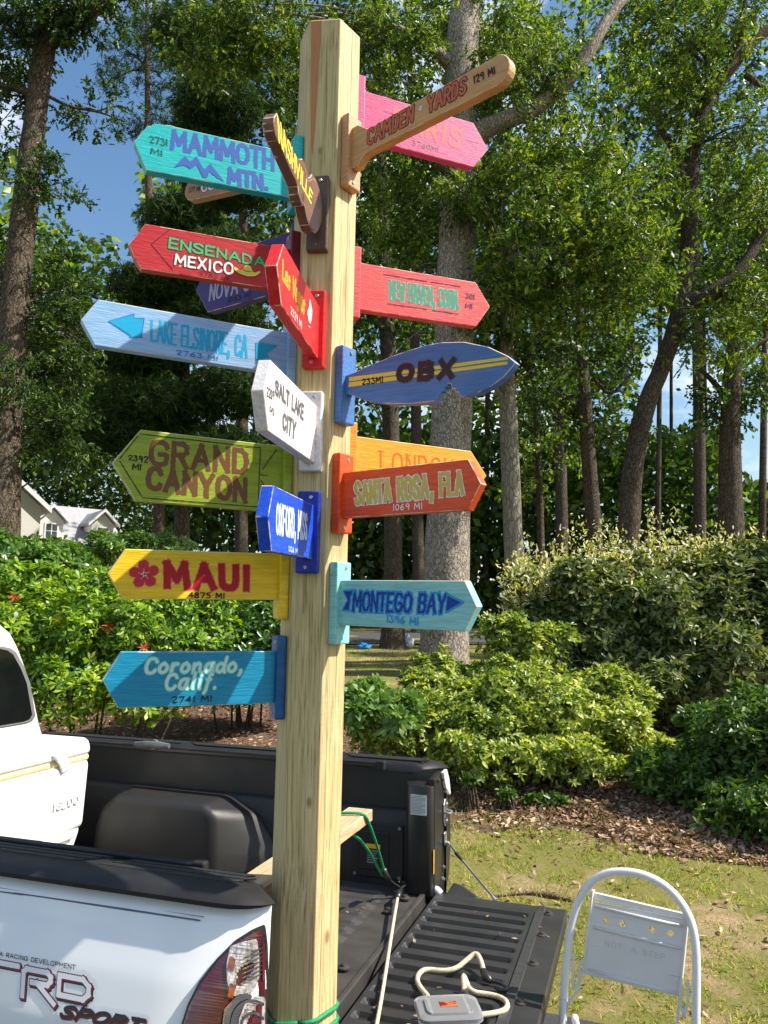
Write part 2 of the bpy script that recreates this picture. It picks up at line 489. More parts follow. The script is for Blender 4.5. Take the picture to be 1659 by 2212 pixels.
# ================================================================== the signpost
FLOOR_Z = CAM_H - 1.077                             # bed floor and open tailgate
AX = Vector((0.00714, -0.01585, 1.0))
p0 = Vector((-0.18458, 2.01569, CAM_H - 0.7))
base = p0 + AX * (FLOOR_Z + 0.006 - p0.z)
HEX_A, HEX_R = -0.11532, 0.086
APO = HEX_R * math.cos(math.pi / 6)
signpost = empty('signpost', base, 0, 'tall hexagonal pine post carrying painted arrow signs, standing at the truck tailgate', 'signpost')
zc_ = AX.normalized(); xc_ = Vector((1, 0, -AX.x)).normalized(); yc_ = zc_.cross(xc_)
rot = Matrix((xc_, yc_, zc_)).transposed()
signpost.rotation_euler = rot.to_euler()
POST_H = (1.616 + CAM_H - base.z)

# treated pine with streaky grain, a brown heart streak down the front face and saw marks
def post_material():
    m = bpy.data.materials.new('treated_pine'); N, L = nodes_of(m); p = N['Principled BSDF']
    p.inputs['Roughness'].default_value = 0.62; p.inputs['Specular IOR Level'].default_value = 0.3
    tc = N.new('ShaderNodeTexCoord'); mp = N.new('ShaderNodeMapping'); mp.inputs['Scale'].default_value = (1, 1, 0.035)
    L.new(tc.outputs['Object'], mp.inputs['Vector'])
    wob = N.new('ShaderNodeTexNoise'); wob.inputs['Scale'].default_value = 3.0; wob.inputs['Detail'].default_value = 2
    L.new(tc.outputs['Object'], wob.inputs['Vector'])
    sc_ = N.new('ShaderNodeVectorMath'); sc_.operation = 'SCALE'; sc_.inputs['Scale'].default_value = 0.012
    L.new(wob.outputs['Color'], sc_.inputs[0])
    ad = N.new('ShaderNodeVectorMath'); ad.operation = 'ADD'
    nf = N.new('ShaderNodeVectorMath'); nf.operation = 'SCALE'; nf.inputs['Scale'].default_value = 2.7; L.new(tc.outputs['Normal'], nf.inputs[0])
    ad0 = N.new('ShaderNodeVectorMath'); ad0.operation = 'ADD'; L.new(mp.outputs['Vector'], ad0.inputs[0]); L.new(nf.outputs['Vector'], ad0.inputs[1])
    L.new(ad0.outputs['Vector'], ad.inputs[0]); L.new(sc_.outputs['Vector'], ad.inputs[1])
    n1 = N.new('ShaderNodeTexNoise'); n1.inputs['Scale'].default_value = 210; n1.inputs['Detail'].default_value = 5; n1.inputs['Roughness'].default_value = 0.65
    L.new(ad.outputs['Vector'], n1.inputs['Vector'])
    r1 = N.new('ShaderNodeValToRGB'); e = r1.color_ramp.elements
    e[0].position, e[1].position = 0.34, 0.66
    e[0].color, e[1].color = lin(158, 132, 94), lin(220, 200, 160)
    k = e.new(0.5); k.color = lin(204, 182, 140)
    L.new(n1.outputs['Fac'], r1.inputs['Fac'])
    # broad warm / greenish patches of preservative
    n2 = N.new('ShaderNodeTexNoise'); n2.inputs['Scale'].default_value = 9; n2.inputs['Detail'].default_value = 3
    m2 = N.new('ShaderNodeMapping'); m2.inputs['Scale'].default_value = (1, 1, 0.12); L.new(tc.outputs['Object'], m2.inputs['Vector']); L.new(m2.outputs['Vector'], n2.inputs['Vector'])
    r2 = N.new('ShaderNodeValToRGB'); e = r2.color_ramp.elements
    e[0].position, e[1].position = 0.38, 0.62
    e[0].color, e[1].color = (0.80, 0.85, 0.72, 1), (1.0, 0.94, 0.84, 1)
    L.new(n2.outputs['Fac'], r2.inputs['Fac'])
    mu = N.new('ShaderNodeMix'); mu.data_type = 'RGBA'; mu.blend_type = 'MULTIPLY'; mu.inputs['Factor'].default_value = 1.0
    L.new(r1.outputs['Color'], mu.inputs['A']); L.new(r2.outputs['Color'], mu.inputs['B'])
    # heartwood streak on the front face, pointed at its lower end
    fx, fy = math.cos(HEX_A), math.sin(HEX_A)
    dt = N.new('ShaderNodeVectorMath'); dt.operation = 'DOT_PRODUCT'; dt.inputs[1].default_value = (fx, fy, 0); L.new(tc.outputs['Object'], dt.inputs[0])
    sp = N.new('ShaderNodeSeparateXYZ'); L.new(tc.outputs['Object'], sp.inputs['Vector'])
    def math_(op, a, b=None, c=None):
        q = N.new('ShaderNodeMath'); q.operation = op
        for i, v in enumerate((a, b, c)):
            if v is None: continue
            if isinstance(v, (int, float)): q.inputs[i].default_value = v
            else: L.new(v, q.inputs[i])
        return q.outputs[0]
    zt = math_('DIVIDE', math_('SUBTRACT', sp.outputs['Z'], POST_H - 0.40), 0.40)     # 0 at the tip, 1 at the top
    half = math_('MULTIPLY', math_('POWER', math_('MAXIMUM', zt, 0.0), 0.5), 0.0150)
    dist = math_('ABSOLUTE', math_('ADD', dt.outputs['Value'], 0.0245))
    frontness = N.new('ShaderNodeVectorMath'); frontness.operation = 'DOT_PRODUCT'; frontness.inputs[1].default_value = (math.sin(HEX_A), -math.cos(HEX_A), 0)
    ge = N.new('ShaderNodeNewGeometry'); L.new(tc.outputs['Normal'], frontness.inputs[0])
    f1 = math_('GREATER_THAN', frontness.outputs['Value'], 0.9)
    s1 = N.new('ShaderNodeMapRange'); s1.inputs['From Min'].default_value = 0.0012; s1.inputs['From Max'].default_value = -0.0012
    L.new(math_('SUBTRACT', dist, half), s1.inputs['Value'])
    mask = math_('MULTIPLY', s1.outputs['Result'], f1)
    mh = N.new('ShaderNodeMix'); mh.data_type = 'RGBA'; L.new(math_('MULTIPLY', mask, 0.85), mh.inputs['Factor'])
    L.new(mu.outputs['Result'], mh.inputs['A']); mh.inputs['B'].default_value = lin(176, 112, 70)
    # drying checks and a few small knots
    n5 = N.new('ShaderNodeTexNoise'); n5.inputs['Scale'].default_value = 120; n5.inputs['Detail'].default_value = 2
    m5 = N.new('ShaderNodeMapping'); m5.inputs['Scale'].default_value = (1, 1, .03); L.new(ad0.outputs['Vector'], m5.inputs['Vector']); L.new(m5.outputs['Vector'], n5.inputs['Vector'])
    ck = N.new('ShaderNodeMapRange'); ck.inputs['From Min'].default_value = .70; ck.inputs['From Max'].default_value = .74; L.new(n5.outputs['Fac'], ck.inputs['Value'])
    dark = ck.outputs['Result']
    for kx, ky, kz, kr in ((-.030,-.078,1.93,.0060), (.048,-.064,1.30,.0055), (.010,-.078,.62,.0050), (.060,-.044,.30,.0065), (-.012,-.077,2.30,.0045)):
        dv = N.new('ShaderNodeVectorMath'); dv.operation = 'SUBTRACT'; dv.inputs[1].default_value = (kx, ky, kz); L.new(tc.outputs['Object'], dv.inputs[0])
        dm = N.new('ShaderNodeVectorMath'); dm.operation = 'MULTIPLY'; dm.inputs[1].default_value = (1, 1, .55); L.new(dv.outputs['Vector'], dm.inputs[0])
        dl = N.new('ShaderNodeVectorMath'); dl.operation = 'LENGTH'; L.new(dm.outputs['Vector'], dl.inputs[0])
        kq = N.new('ShaderNodeMapRange'); kq.inputs['From Min'].default_value = kr*1.9; kq.inputs['From Max'].default_value = kr*.7; L.new(dl.outputs['Value'], kq.inputs['Value'])
        dark = math_('MAXIMUM', dark, kq.outputs['Result'])
    mk = N.new('ShaderNodeMix'); mk.data_type = 'RGBA'; L.new(math_('MULTIPLY', dark, .62), mk.inputs['Factor']); L.new(mh.outputs['Result'], mk.inputs['A']); mk.inputs['B'].default_value = lin(92, 62, 38)
    L.new(mk.outputs['Result'], p.inputs['Base Color'])
    # saw marks across the grain
    n3 = N.new('ShaderNodeTexNoise'); n3.inputs['Scale'].default_value = 60; n3.inputs['Detail'].default_value = 3
    m3 = N.new('ShaderNodeMapping'); m3.inputs['Scale'].default_value = (0.06, 0.06, 3.0); L.new(tc.outputs['Object'], m3.inputs['Vector']); L.new(m3.outputs['Vector'], n3.inputs['Vector'])
    su = math_('ADD', math_('MULTIPLY', n1.outputs['Fac'], 0.7), math_('MULTIPLY', n3.outputs['Fac'], 0.5))
    bp = N.new('ShaderNodeBump'); bp.inputs['Strength'].default_value = 0.45; bp.inputs['Distance'].default_value = 0.002
    L.new(su, bp.inputs['Height']); L.new(bp.outputs['Normal'], p.inputs['Normal'])
    return m

hexpts = [(HEX_R * math.sin(HEX_A + R(60*k+30)), -HEX_R * math.cos(HEX_A + R(60*k+30))) for k in range(6)]
b = B().prism(hexpts, 'z', 0, POST_H)
top_edges = [e for e in b.bm.edges if all(v.co.z > POST_H - 1e-4 for v in e.verts)]
bmesh.ops.bevel(b.bm, geom=top_edges, offset=0.006, segments=1, affect='EDGES', profile=0.5)
b.bevel(0.0022, 2, 40)
b.done('post', post_material(), signpost)

PLATE_T, PLATE_W, PLATE_H, BOARD_T = 0.027, 0.056, 0.205, 0.027
def arrow(L, sh, zc, h, t0=-0.002):
    return [(t0, zc-h/2), (sh, zc-h/2), (L, zc), (sh, zc+h/2), (t0, zc+h/2)]

class Sign:
    def __init__(s, k, h, daz, el, outline, key, rgb, label, plate_rgb=None, bev=0.0016, plate_dz=0.0):
        s.k, s.sg = k, (1 if k <= 0 else -1)
        a = HEX_A + R(60*k)
        loc = Vector((math.sin(a), -math.cos(a), 0)) * (APO + PLATE_T - 0.001)
        loc.z = (CAM_H + h - base.z) / zc_.z
        s.mat = paint(key, rgb)
        bb = B().prism(outline, 'y', -BOARD_T/2, BOARD_T/2).bevel(bev, 1, 20, 1)
        s.ob = bb.done('sign_board', [s.mat, worn(key, rgb)], signpost)
        s.ob.location = loc
        s.ob.rotation_euler = (0, -el, a - math.pi/2 + daz)
        s.ob['label'] = label
        pr = plate_rgb or rgb
        pk = key + ('_plate' if plate_rgb else '')
        pl = B().box(-PLATE_T+0.001, 0.0, -PLATE_W/2, PLATE_W/2, -PLATE_H/2, PLATE_H/2).bevel(0.004, 2, 30, -1)
        s.plate = pl.done('mounting_plate', [paint(pk, pr)], s.ob)
        s.plate.rotation_euler = (0, el, -daz)
        s.plate.location = (0, 0, plate_dz)
        for dz, dy in ((0.087, 0.006), (-0.088, -0.004)):
            sc = B().lathe([(0.0046, -0.002), (0.0046, 0.0006), (0.0040, 0.0014), (0.0016, 0.0014), (0.0012, 0.0002)], 10, 'x').done('screw', STEEL, s.ob)
            sc.location = (0, dy, dz + plate_dz)
        s.lv = 0
    def place(s, off):
        return lambda x, z: (x/1000, s.sg * (BOARD_T/2 + off), z/1000)
    def fill(s, name, fn, box, mat, step=0.9):
        s.lv += 1
        return decal(name, mat, s.ob, box, step, fn, s.place(0.00025 + 0.0002 * s.lv))
    def text(s, txt, quad, r, ink, outline=None, square=False, wob=0.5, gap=.26, slant=0.0, jit=0.0, name='lettering', step=0.9, hollow=None):
        segs = text_segments(txt, quad, gap, slant, jit)
        q = np.array(quad, float); m = 14 + (outline[0] if outline else r)
        box = (q[:,0].min()-m, q[:,0].max()+m, q[:,1].min()-m-6, q[:,1].max()+m)
        if outline:
            ro, oi = outline
            s.fill('lettering_outline', lambda X, Y: d_segs(X, Y, segs, square) + wobble(X, Y, 6) * wob * 1.6 - ro, box, oi, step)
        return s.fill(name, lambda X, Y: d_segs(X, Y, segs, square) + wobble(X+40, Y+9, 5) * wob * 1.4 - r, box, ink, step)
    def lines(s, segs, r, ink, name='painted_line', square=True):
        segs = [(np.array(a, float), np.array(c, float)) for a, c in segs]
        P = np.array([q for sgm in segs for q in sgm]); m = r + 4
        return s.fill(name, lambda X, Y: d_segs(X, Y, segs, square) + wobble(X, Y, 7) * 0.6 - r, (P[:,0].min()-m, P[:,0].max()+m, P[:,1].min()-m, P[:,1].max()+m), ink)
    def poly(s, pts, ink, name, grow=0.0, wob=0.8):
        P = np.array(pts, float); m = 4 + grow
        return s.fill(name, lambda X, Y: d_poly(X, Y, pts) - grow + wobble(X, Y, 6) * wob, (P[:,0].min()-m, P[:,0].max()+m, P[:,1].min()-m, P[:,1].max()+m), ink)
    def dot(s, x, z, r, ink, name, fn=None):
        return s.fill(name, fn or (lambda X, Y: np.hypot(X-x, Y-z) - r), (x-r-4, x+r+4, z-r-4, z+r+4), ink, 0.7)

BLACK = flat_paint('black', (26, 24, 26)); WHITEI = flat_paint('white', (232, 230, 226))

# ---- left-pointing signs
g = Sign(-1, 1.180, -.0321, -.0130, [(-.002,-.074),(.375,-.078),(.406,-.010),(.376,.040),(.368,.041),(.361,.050),(.340,.052),(.318,.056),(.310,.054),(-.002,.054)],
         'turquoise', (14, 184, 186), 'rough turquoise arrow sign pointing left reading MAMMOTH MTN., near the top of the post')
BLUEP = flat_paint('mammoth_blue', (66, 98, 178))
g.text('MAMMOTH', [(314,-6),(53,-6),(54,46),(313,42)], 5.2, BLUEP, square=True, wob=1.2, gap=.34, jit=.03)
g.text('MTN.', [(168,-66),(66,-64),(68,-27),(168,-29)], 5.2, BLUEP, square=True, wob=1.2, gap=.34, jit=.03)
g.poly([(307,-56),(282,-20),(267,-32),(253,-13),(232,-46),(217,-26),(178,-68),(196,-62),(219,-48),(224,-66),(234,-66),(252,-36),(266,-52),(281,-44)], BLUEP, 'painted_mountains', wob=1.6)
g.text('2731', [(368,-3),(325,-4),(326,15),(370,14)], 1.2, flat_paint('dark_green', (40, 84, 70)))
g.text('MI', [(364,-33),(336,-33),(337,-17),(364,-17)], 1.2, flat_paint('dark_green', (40, 84, 70)))

g = Sign(-1, .908, -.0300, -.0159, [(-.002,-.063),(.373,-.063),(.388,-.040),(.404,-.006),(.393,.012),(.384,.024),(.368,.054),(-.002,.054)],
         'mexico_red', (190, 30, 38), 'red arrow sign pointing left reading ENSENADA MEXICO with a yellow sombrero', plate_rgb=(120, 20, 40))
g.lines([((307,51),(351,3)),((351,3),(296,-56))], 0.9, BLACK)
g.text('ENSENADA', [(308,3),(64,-7),(66,15),(306,28)], 2.7, flat_paint('mint_green', (70, 188, 118)), (3.9, BLACK), square=True, wob=.8, gap=.32, jit=.04)
g.text('MEXICO', [(292,-38),(148,-42),(148,-14),(291,-13)], 2.8, WHITEI, (3.9, BLACK), wob=.7, gap=.36, jit=.05)
g.text('2785 MI', [(231,-56),(157,-56),(157,-47),(231,-46)], .8, flat_paint('dark_red', (78, 14, 22)))
YEL = flat_paint('hat_yellow', (226, 206, 84))
hat = [(144,-20),(128,-27),(124,-24),(116,-12),(108,-10),(101,-13),(97,-25),(92,-28),(77,-20),(76,-25),(88,-37),(110,-41),(132,-37),(146,-27)]
g.poly(hat, BLACK, 'sombrero_outline', 1.3); g.poly(hat, YEL, 'painted_sombrero', 0)
g.lines([((123,-24),(117,-27)),((117,-27),(105,-28)),((105,-28),(98,-26))], .8, BLACK, 'painted_hat_band')

g = Sign(-1, .680, .0144, .0099, arrow(.502, .467, -.005, .113), 'pale_blue', (146, 186, 226), 'pale blue arrow sign pointing left reading LAKE ELSINORE, CA, the longest board')
CY = flat_paint('cyan', (16, 168, 214)); CYD = flat_paint('deep_cyan', (24, 126, 196))
g.text('LAKE ELSINORE, CA', [(340,-28),(104,-32),(104,22),(342,22)], 3.1, CY, wob=1.2, gap=.34, square=True, jit=.02)
g.poly([(441,2),(384,31),(385,21),(360,24),(363,-25),(390,-29),(391,-24)], CYD, 'arrow_outline', 1.0)
g.poly([(439,2),(386,28),(386,19),(362,22),(365,-23),(388,-27),(389,-22)], CY, 'painted_arrow')
g.poly([(82,12),(23,13),(51,-15),(46,-23),(80,-36)], CY, 'painted_arrow_tail')
g.text('2763 MI', [(279,-53),(176,-52),(176,-41),(279,-42)], 1.1, CYD)

g = Sign(-1, .349, .0108, .0143, arrow(.412, .354, -.007, .172), 'olive_green', (150, 170, 34), 'large olive green arrow sign pointing left reading GRAND CANYON in brown')
BRN = flat_paint('brown', (116, 74, 42))
g.text('GRAND', [(326,-2),(92,0),(94,56),(326,54)], 6.0, BRN, square=True, wob=1.4, gap=.42)
g.text('CANYON', [(328,-60),(92,-72),(94,-18),(328,-12)], 6.0, BRN, square=True, wob=1.4, gap=.42)
g.text('2392', [(377,3),(333,0),(333,15),(377,14)], 1.5, BLACK, gap=.34)
g.text('MI', [(366,-19),(347,-19),(347,-6),(366,-6)], 1.5, BLACK)
g.lines([((355,68),(60,68)),((359,63),(396,4)),((396,-3),(341,-82)),((338,-85),(60,-84)),((60,66),(58,-82)),((18,68),(52,12)),((55,-1),(38,-3)),((54,-16),(30,-48))], 1.1, BLACK)

g = Sign(-1, .088, -.0021, -.0125, arrow(.407, .371, .004, .117), 'yellow', (240, 200, 22), 'yellow arrow sign pointing left reading MAUI with a red hibiscus flower')
PNK = flat_paint('pink_edge', (226, 84, 104)); RED = flat_paint('maui_red', (176, 16, 26))
mau = dict(square=True, wob=1.1, gap=.5)
g.text('MAUI', [(272,-22),(76,-27),(77,24),(278,30)], 7.6, RED, (9.8, PNK), **mau)
fx, fz = 326, 4
def petals(X, Y, grow):
    D = np.full(X.shape, 1e9)
    for i in range(5):
        t = R(84 + 72*i); cx, cz = fx + 19*math.cos(t), fz + 18*math.sin(t)
        ux, uz = math.cos(t), math.sin(t)
        a = (X-cx)*ux + (Y-cz)*uz; bq = -(X-cx)*uz + (Y-cz)*ux
        D = np.minimum(D, np.hypot(a/1.12, bq/(0.86 + 0.012*a)) - 13 - grow)
    return D + wobble(X, Y, 5) * 2.2
g.fill('flower_outline', lambda X, Y: petals(X, Y, 1.8), (280, 372, -42, 50), PNK)
g.fill('painted_flower', lambda X, Y: petals(X, Y, 0), (280, 372, -42, 50), flat_paint('flower_red', (196, 40, 52)))
for i in range(5):
    t = R(84 + 72*i)
    g.lines([((fx+4*math.cos(t), fz+4*math.sin(t)), (fx+13*math.cos(t), fz+13*math.sin(t)))], 1.6, flat_paint('flower_pale', (222, 120, 122)), 'flower_streak', False)
g.dot(fx, fz, 5.5, flat_paint('flower_white', (240, 214, 214)), 'flower_centre', lambda X, Y: np.hypot(X-fx, Y-fz) - 4 - 3*np.cos(5*np.arctan2(Y-fz, X-fx)))
g.lines([((fx-2,fz+4),(fx+2,fz-2)),((fx+3,fz-4),(fx+7,fz-8)),((fx-5,fz+1),(fx-1,fz-1))], .8, BLACK, 'flower_stamen', False)
g.text('4875 MI', [(221,-50),(135,-51),(135,-39),(221,-38)], 1.5, BLACK, gap=.34)

g = Sign(-1, -.158, -.0014, .0043, arrow(.405, .367, 0, .128), 'teal', (0, 138, 176), 'teal blue arrow sign pointing left reading Coronado, Calif., the lowest sign on the left', plate_rgb=(0, 84, 138))
MNT = flat_paint('pale_mint', (196, 226, 218)); MNE = flat_paint('mint_edge', (116, 204, 182))
g.text('Coronado,', [(312,14),(84,14),(84,48),(312,48)], 3.2, MNT, (5.4, MNE), wob=.9, gap=.30, slant=.22)
g.text('Calif.', [(264,-24),(146,-24),(146,11),(264,11)], 3.2, MNT, (5.4, MNE), wob=.9, gap=.34, slant=.22)
g.text('2741 MI', [(247,-54),(154,-54),(154,-41),(247,-41)], 1.3, BLACK, gap=.34)

# ---- signs on the back left
g = Sign(-2, .983, .0237, .0093, arrow(.405, .345, -.002, .172), 'purple', (66, 40, 118), 'purple arrow sign reading NOVA SCOTIA, half hidden behind the red sombrero sign')
g.text('NOVA SCOTIA', [(339,-52),(30,-56),(36,-6),(338,-4)], 4.0, flat_paint('lilac_grey', (178, 170, 196)), wob=1.0, gap=.34, slant=.1)
g.text('1083 MI', [(257,-76),(163,-77),(163,-63),(256,-61)], 1.4, BLACK, gap=.34)
def bat(L, w, flare):
    P = [(-.002,-flare), (.022,-flare-.002), (.036,-flare*.75), (.044,-w-.004), (.066,-w-.001)]
    P += [(L-.034, -w)] + [(L-.034 + .034*math.sin(R(t)), -w*math.cos(R(t))) for t in (18,36,54,72,90,108,126,144,162)] + [(L-.034, w)]
    P += [(.058, w-.010), (.040, w+.004), (.022, flare-.008), (-.002, flare-.008)]
    return P
g = Sign(-2, 1.266, .1442, .0503, bat(.424, .036, .058), 'tan_dark', (176, 128, 84), 'tan bat-shaped sign half hidden behind the turquoise arrow sign, marked 377 MI')
g.text('377 MI', [(406,-8),(361,-11),(361,3),(406,6)], 1.3, BLACK)
g.text('COOPERSTOWN', [(352,-17),(60,-17),(62,17),(354,14)], 3.0, WHITEI, (4.4, flat_paint('navy', (28, 34, 66))), gap=.34)

# ---- signs on the front face, pointing at the camera
gtr = [(347,37),(308,25),(205,15),(184,26),(168,36),(148,34),(132,22),(122,14),(108,22),(92,40),(67,46),(45,42),(20,30),(2,0),(4,-40),(24,-74),(50,-95),(78,-104),(104,-99),(122,-88),(142,-68),(158,-77),(176,-75),(188,-64),(194,-48),(319,-21),(338,-22),(358,-10),(364,4),(362,18)]
gtr = [(x/1000 - (.0 if x > 5 else .004), z/1000) for x, z in gtr]
g = Sign(0, 1.054, -.0952, -.0133, gtr, 'guitar_brown', (118, 82, 62), 'brown guitar-shaped sign reading NASHVILLE, pointing at the viewer', plate_rgb=(92, 72, 58), plate_dz=-.012)
g.text('NASHVILLE', [(330,-20),(96,-38),(88,-8),(345,30)], 3.0, flat_paint('bright_yellow', (244, 228, 56)), square=True, wob=1.0, gap=.34)
g.lines([((150,20),(128,2)),((128,2),(112,10)),((112,10),(88,30)),((88,30),(64,34))], .9, flat_paint('pale_brown', (196, 150, 124)), 'painted_pickguard', False)
g.lines([((158,-55),(150,-62)),((166,-60),(158,-66)),((174,-56),(166,-60)),((160,-46),(152,-52))], 1.0, BLACK, 'painted_knobs', False)
g.lines([((40,-20+5*i),(33,-26+5*i)) for i in range(7)], .7, BLACK, 'painted_bridge', False)
g.lines([((60,-90),(80,-99)),((80,-99),(104,-93))], .8, BLACK, 'painted_rim', False)

g = Sign(0, .727, -.0168, -.0025, arrow(.399, .353, -.011, .136), 'vegas_red', (216, 22, 26), 'bright red arrow sign reading Las Vegas in orange, pointing at the viewer')
ORG = flat_paint('orange_yellow', (252, 176, 52))
g.text('Las Vegas', [(356,-20),(160,-24),(152,22),(358,16)], 1.3, flat_paint('deep_orange', (240, 120, 30)), (5.2, ORG), wob=1.1, gap=.3, slant=.06)
g.text('2529 MI', [(282,-68),(180,-68),(180,-50),(284,-53)], 1.2, WHITEI, gap=.34)
g.poly([(110,35),(96,26),(82,13),(86,-8),(97,-24),(114,-24),(128,-12),(130,-4),(118,8)], WHITEI, 'painted_marquee', 0, 1.4)
g.lines([((114,-36),(100,-34))], 1.0, WHITEI, 'marquee_base')
for q in ((108,24),(100,16),(94,8),(92,-4),(104,2),(112,-6),(118,-2),(104,-14),(98,20)):
    g.dot(q[0], q[1], 1.3, BLACK, 'marquee_bulb')

g = Sign(0, .460, -.0419, -.0115, arrow(.423, .385, -.010, .148), 'salt_white', (226, 222, 222), 'white arrow sign reading SALT LAKE CITY, pointing at the viewer')
GRY = flat_paint('grey', (92, 92, 94)); GRL = flat_paint('light_grey', (168, 168, 170))
g.text('SALT LAKE', [(345,4),(124,0),(123,32),(347,30)], 3.6, GRY, (4.6, GRL), square=True, wob=1.4, gap=.36)
g.text('CITY', [(286,-56),(194,-60),(186,-22),(287,-26)], 3.6, GRY, (4.6, GRL), square=True, wob=1.4, gap=.36)
g.text('2209', [(405,-16),(356,-14),(356,5),(406,2)], 1.3, BLACK, gap=.34)
g.text('MI', [(383,-46),(352,-46),(352,-30),(383,-31)], 1.3, BLACK)

g = Sign(0, .203, -.0223, -.0142, arrow(.388, .355, 0, .134), 'royal_blue', (14, 76, 206), 'royal blue arrow sign reading OXFORD, MISS, pointing at the viewer', plate_rgb=(10, 46, 160))
g.text('OXFORD, MISS', [(328,-28),(64,-22),(66,36),(332,30)], 4.2, flat_paint('ice_blue', (206, 218, 246)), (5.2, flat_paint('soft_blue', (110, 140, 226))), square=True, wob=1.6, gap=.36)
g.text('1026 MI', [(229,-60),(146,-61),(146,-50),(230,-49)], 1.1, flat_paint('ice_blue', (206, 218, 246)))

# ---- signs on the right face
g = Sign(1, 1.244, -.0685, .0190, bat(.490, .037, .062), 'tan', (206, 156, 96), 'tan bat-shaped sign reading CAMDEN YARDS, rising to the right at the top of the post', plate_rgb=(204, 152, 104), plate_dz=-.01)
g.text('CAMDEN', [(60,-20),(208,-18),(210,22),(58,22)], 3.4, flat_paint('burnt_orange', (206, 102, 52)), (5.6, flat_paint('plum_black', (44, 28, 40))), square=False, wob=.8, gap=.4, slant=.08)
g.text('YARDS', [(258,-17),(368,-15),(370,24),(258,23)], 3.4, flat_paint('burnt_orange', (206, 102, 52)), (5.6, flat_paint('plum_black', (44, 28, 40))), square=False, wob=.8, gap=.4, slant=.08)
g.dot(235, 5, 6, WHITEI, 'painted_baseball')
g.lines([((232,8),(233,3)),((237,8),(238,3))], .6, BLACK, 'baseball_seam', False)
g.text('129 MI', [(394,-4),(452,-6),(450,11),(393,15)], 1.7, BLACK, gap=.36)

obx = [(5,24),(87,43),(140,55),(193,63),(236,68),(279,69),(342,61),(407,39),(456,11),(475,-6),(468,-16),(446,-37),(416,-55),(381,-66),(350,-69),(336,-67),(331,-58),(325,-60),(322,-49),(315,-50),(312,-37),(303,-33),(301,-42),(294,-42),(293,-52),(284,-53),(284,-62),(275,-63),(272,-73),(205,-73),(133,-65),(85,-55),(48,-43),(8,-27),(-2,-26),(-2,24)]
g = Sign(1, .590, .0401, -.0278, [(x/1000, z/1000) for x, z in obx], 'surf_blue', (66, 114, 176), 'blue surfboard-shaped sign reading OBX with a jagged bite out of its lower edge')
YST = flat_paint('stripe_yellow', (222, 200, 62))
g.poly([(10,17),(456,9),(456,2),(10,6)], YST, 'yellow_stripe', 0, .5)
g.poly([(10,3),(456,-2),(456,-9),(10,-9)], YST, 'yellow_stripe', 0, .5)
DKB = flat_paint('dark_brown', (44, 30, 34))
g.text('OBX', [(164,-10),(312,-18),(316,20),(164,24)], 7.2, DKB, (8.6, flat_paint('slate', (84, 96, 128))), square=True, wob=1.0, gap=.62)
g.text('233MI', [(53,-8),(117,-9),(116,5),(53,6)], 1.7, BLACK, gap=.36)

g = Sign(1, .307, .0006, -.0008, arrow(.399, .366, -.006, .116), 'orange_red', (226, 78, 14), 'orange-red arrow sign pointing right reading SANTA ROSA, FLA')
g.text('SANTA ROSA, FLA', [(44,-31),(352,-26),(350,23),(40,21)], 4.9, flat_paint('khaki', (198, 182, 84)), (6.7, WHITEI), square=True, wob=1.1, gap=.46)
g.text('1069 MI', [(159,-54),(243,-55),(243,-41),(159,-40)], 1.2, WHITEI, gap=.36)

g = Sign(1, .029, .0003, -.0053, arrow(.390, .359, .001, .112), 'pale_aqua', (142, 210, 206), 'pale aqua arrow sign pointing right reading MONTEGO BAY, the lowest sign on the right')
NVY = flat_paint('navy_blue', (16, 58, 156)); SKY = flat_paint('sky_blue', (40, 152, 214))
mq = [(42,-17),(306,-15),(310,24),(44,27)]
g.text('MONTEGO BAY', mq, 3.2, NVY, (7.0, SKY), square=True, wob=1.8, gap=.34)
g.poly([(11,30),(46,32),(33,18),(30,-18),(10,-17),(25,8)], SKY, 'arrow_tail_outline', 3); g.poly([(12,29),(40,30),(32,16),(29,-16),(11,-16),(26,8)], NVY, 'painted_arrow_tail')
g.poly([(315,25),(355,9),(311,-14)], SKY, 'arrow_outline', 3); g.poly([(315,23),(350,9),(312,-12)], NVY, 'painted_arrow')
g.text('1396 MI', [(147,-42),(236,-45),(236,-30),(146,-26)], 1.8, SKY, gap=.36)

# ---- signs on the back right
g = Sign(2, 1.409, -.0066, .0022, arrow(.408, .358, -.004, .142), 'pink', (226, 50, 122), 'hot pink arrow sign reading PARIS, behind the tan bat-shaped sign')
g.text('PARIS', [(92,-16),(308,-26),(314,30),(94,34)], 6.0, flat_paint('salmon', (242, 108, 98)), wob=1.2, gap=.4, slant=.1)
g.text('3760MI', [(154,-57),(238,-58),(240,-43),(155,-42)], 1.2, flat_paint('grey_green', (112, 106, 100)), gap=.34)
g.lines([((332,6),(372,6)),((60,22),(110,20))], .8, flat_paint('grey_green', (112, 106, 100)))

g = Sign(2, .901, -.0346, .0187, arrow(.410, .363, -.004, .134), 'coral', (232, 74, 76), 'coral red arrow sign pointing right reading NEW HAVEN, CONN.', plate_rgb=(206, 62, 62))
g.text('NEW HAVEN, CONN.', [(92,-26),(308,-26),(306,24),(92,24)], 3.4, flat_paint('sage', (84, 146, 120)), (4.7, flat_paint('aqua_edge', (128, 202, 176))), square=True, wob=1.2, gap=.36)
g.lines([((73,41),(206,41)),((219,42),(312,42)),((85,-42),(205,-42)),((224,-42),(305,-42))], 1.1, flat_paint('slate_line', (72, 58, 88)))
g.text('301', [(329,10),(358,9),(359,25),(330,26)], 1.3, flat_paint('slate_line', (72, 58, 88)), gap=.36)
g.text('MI', [(329,-20),(351,-19),(351,-5),(329,-6)], 1.3, flat_paint('slate_line', (72, 58, 88)))

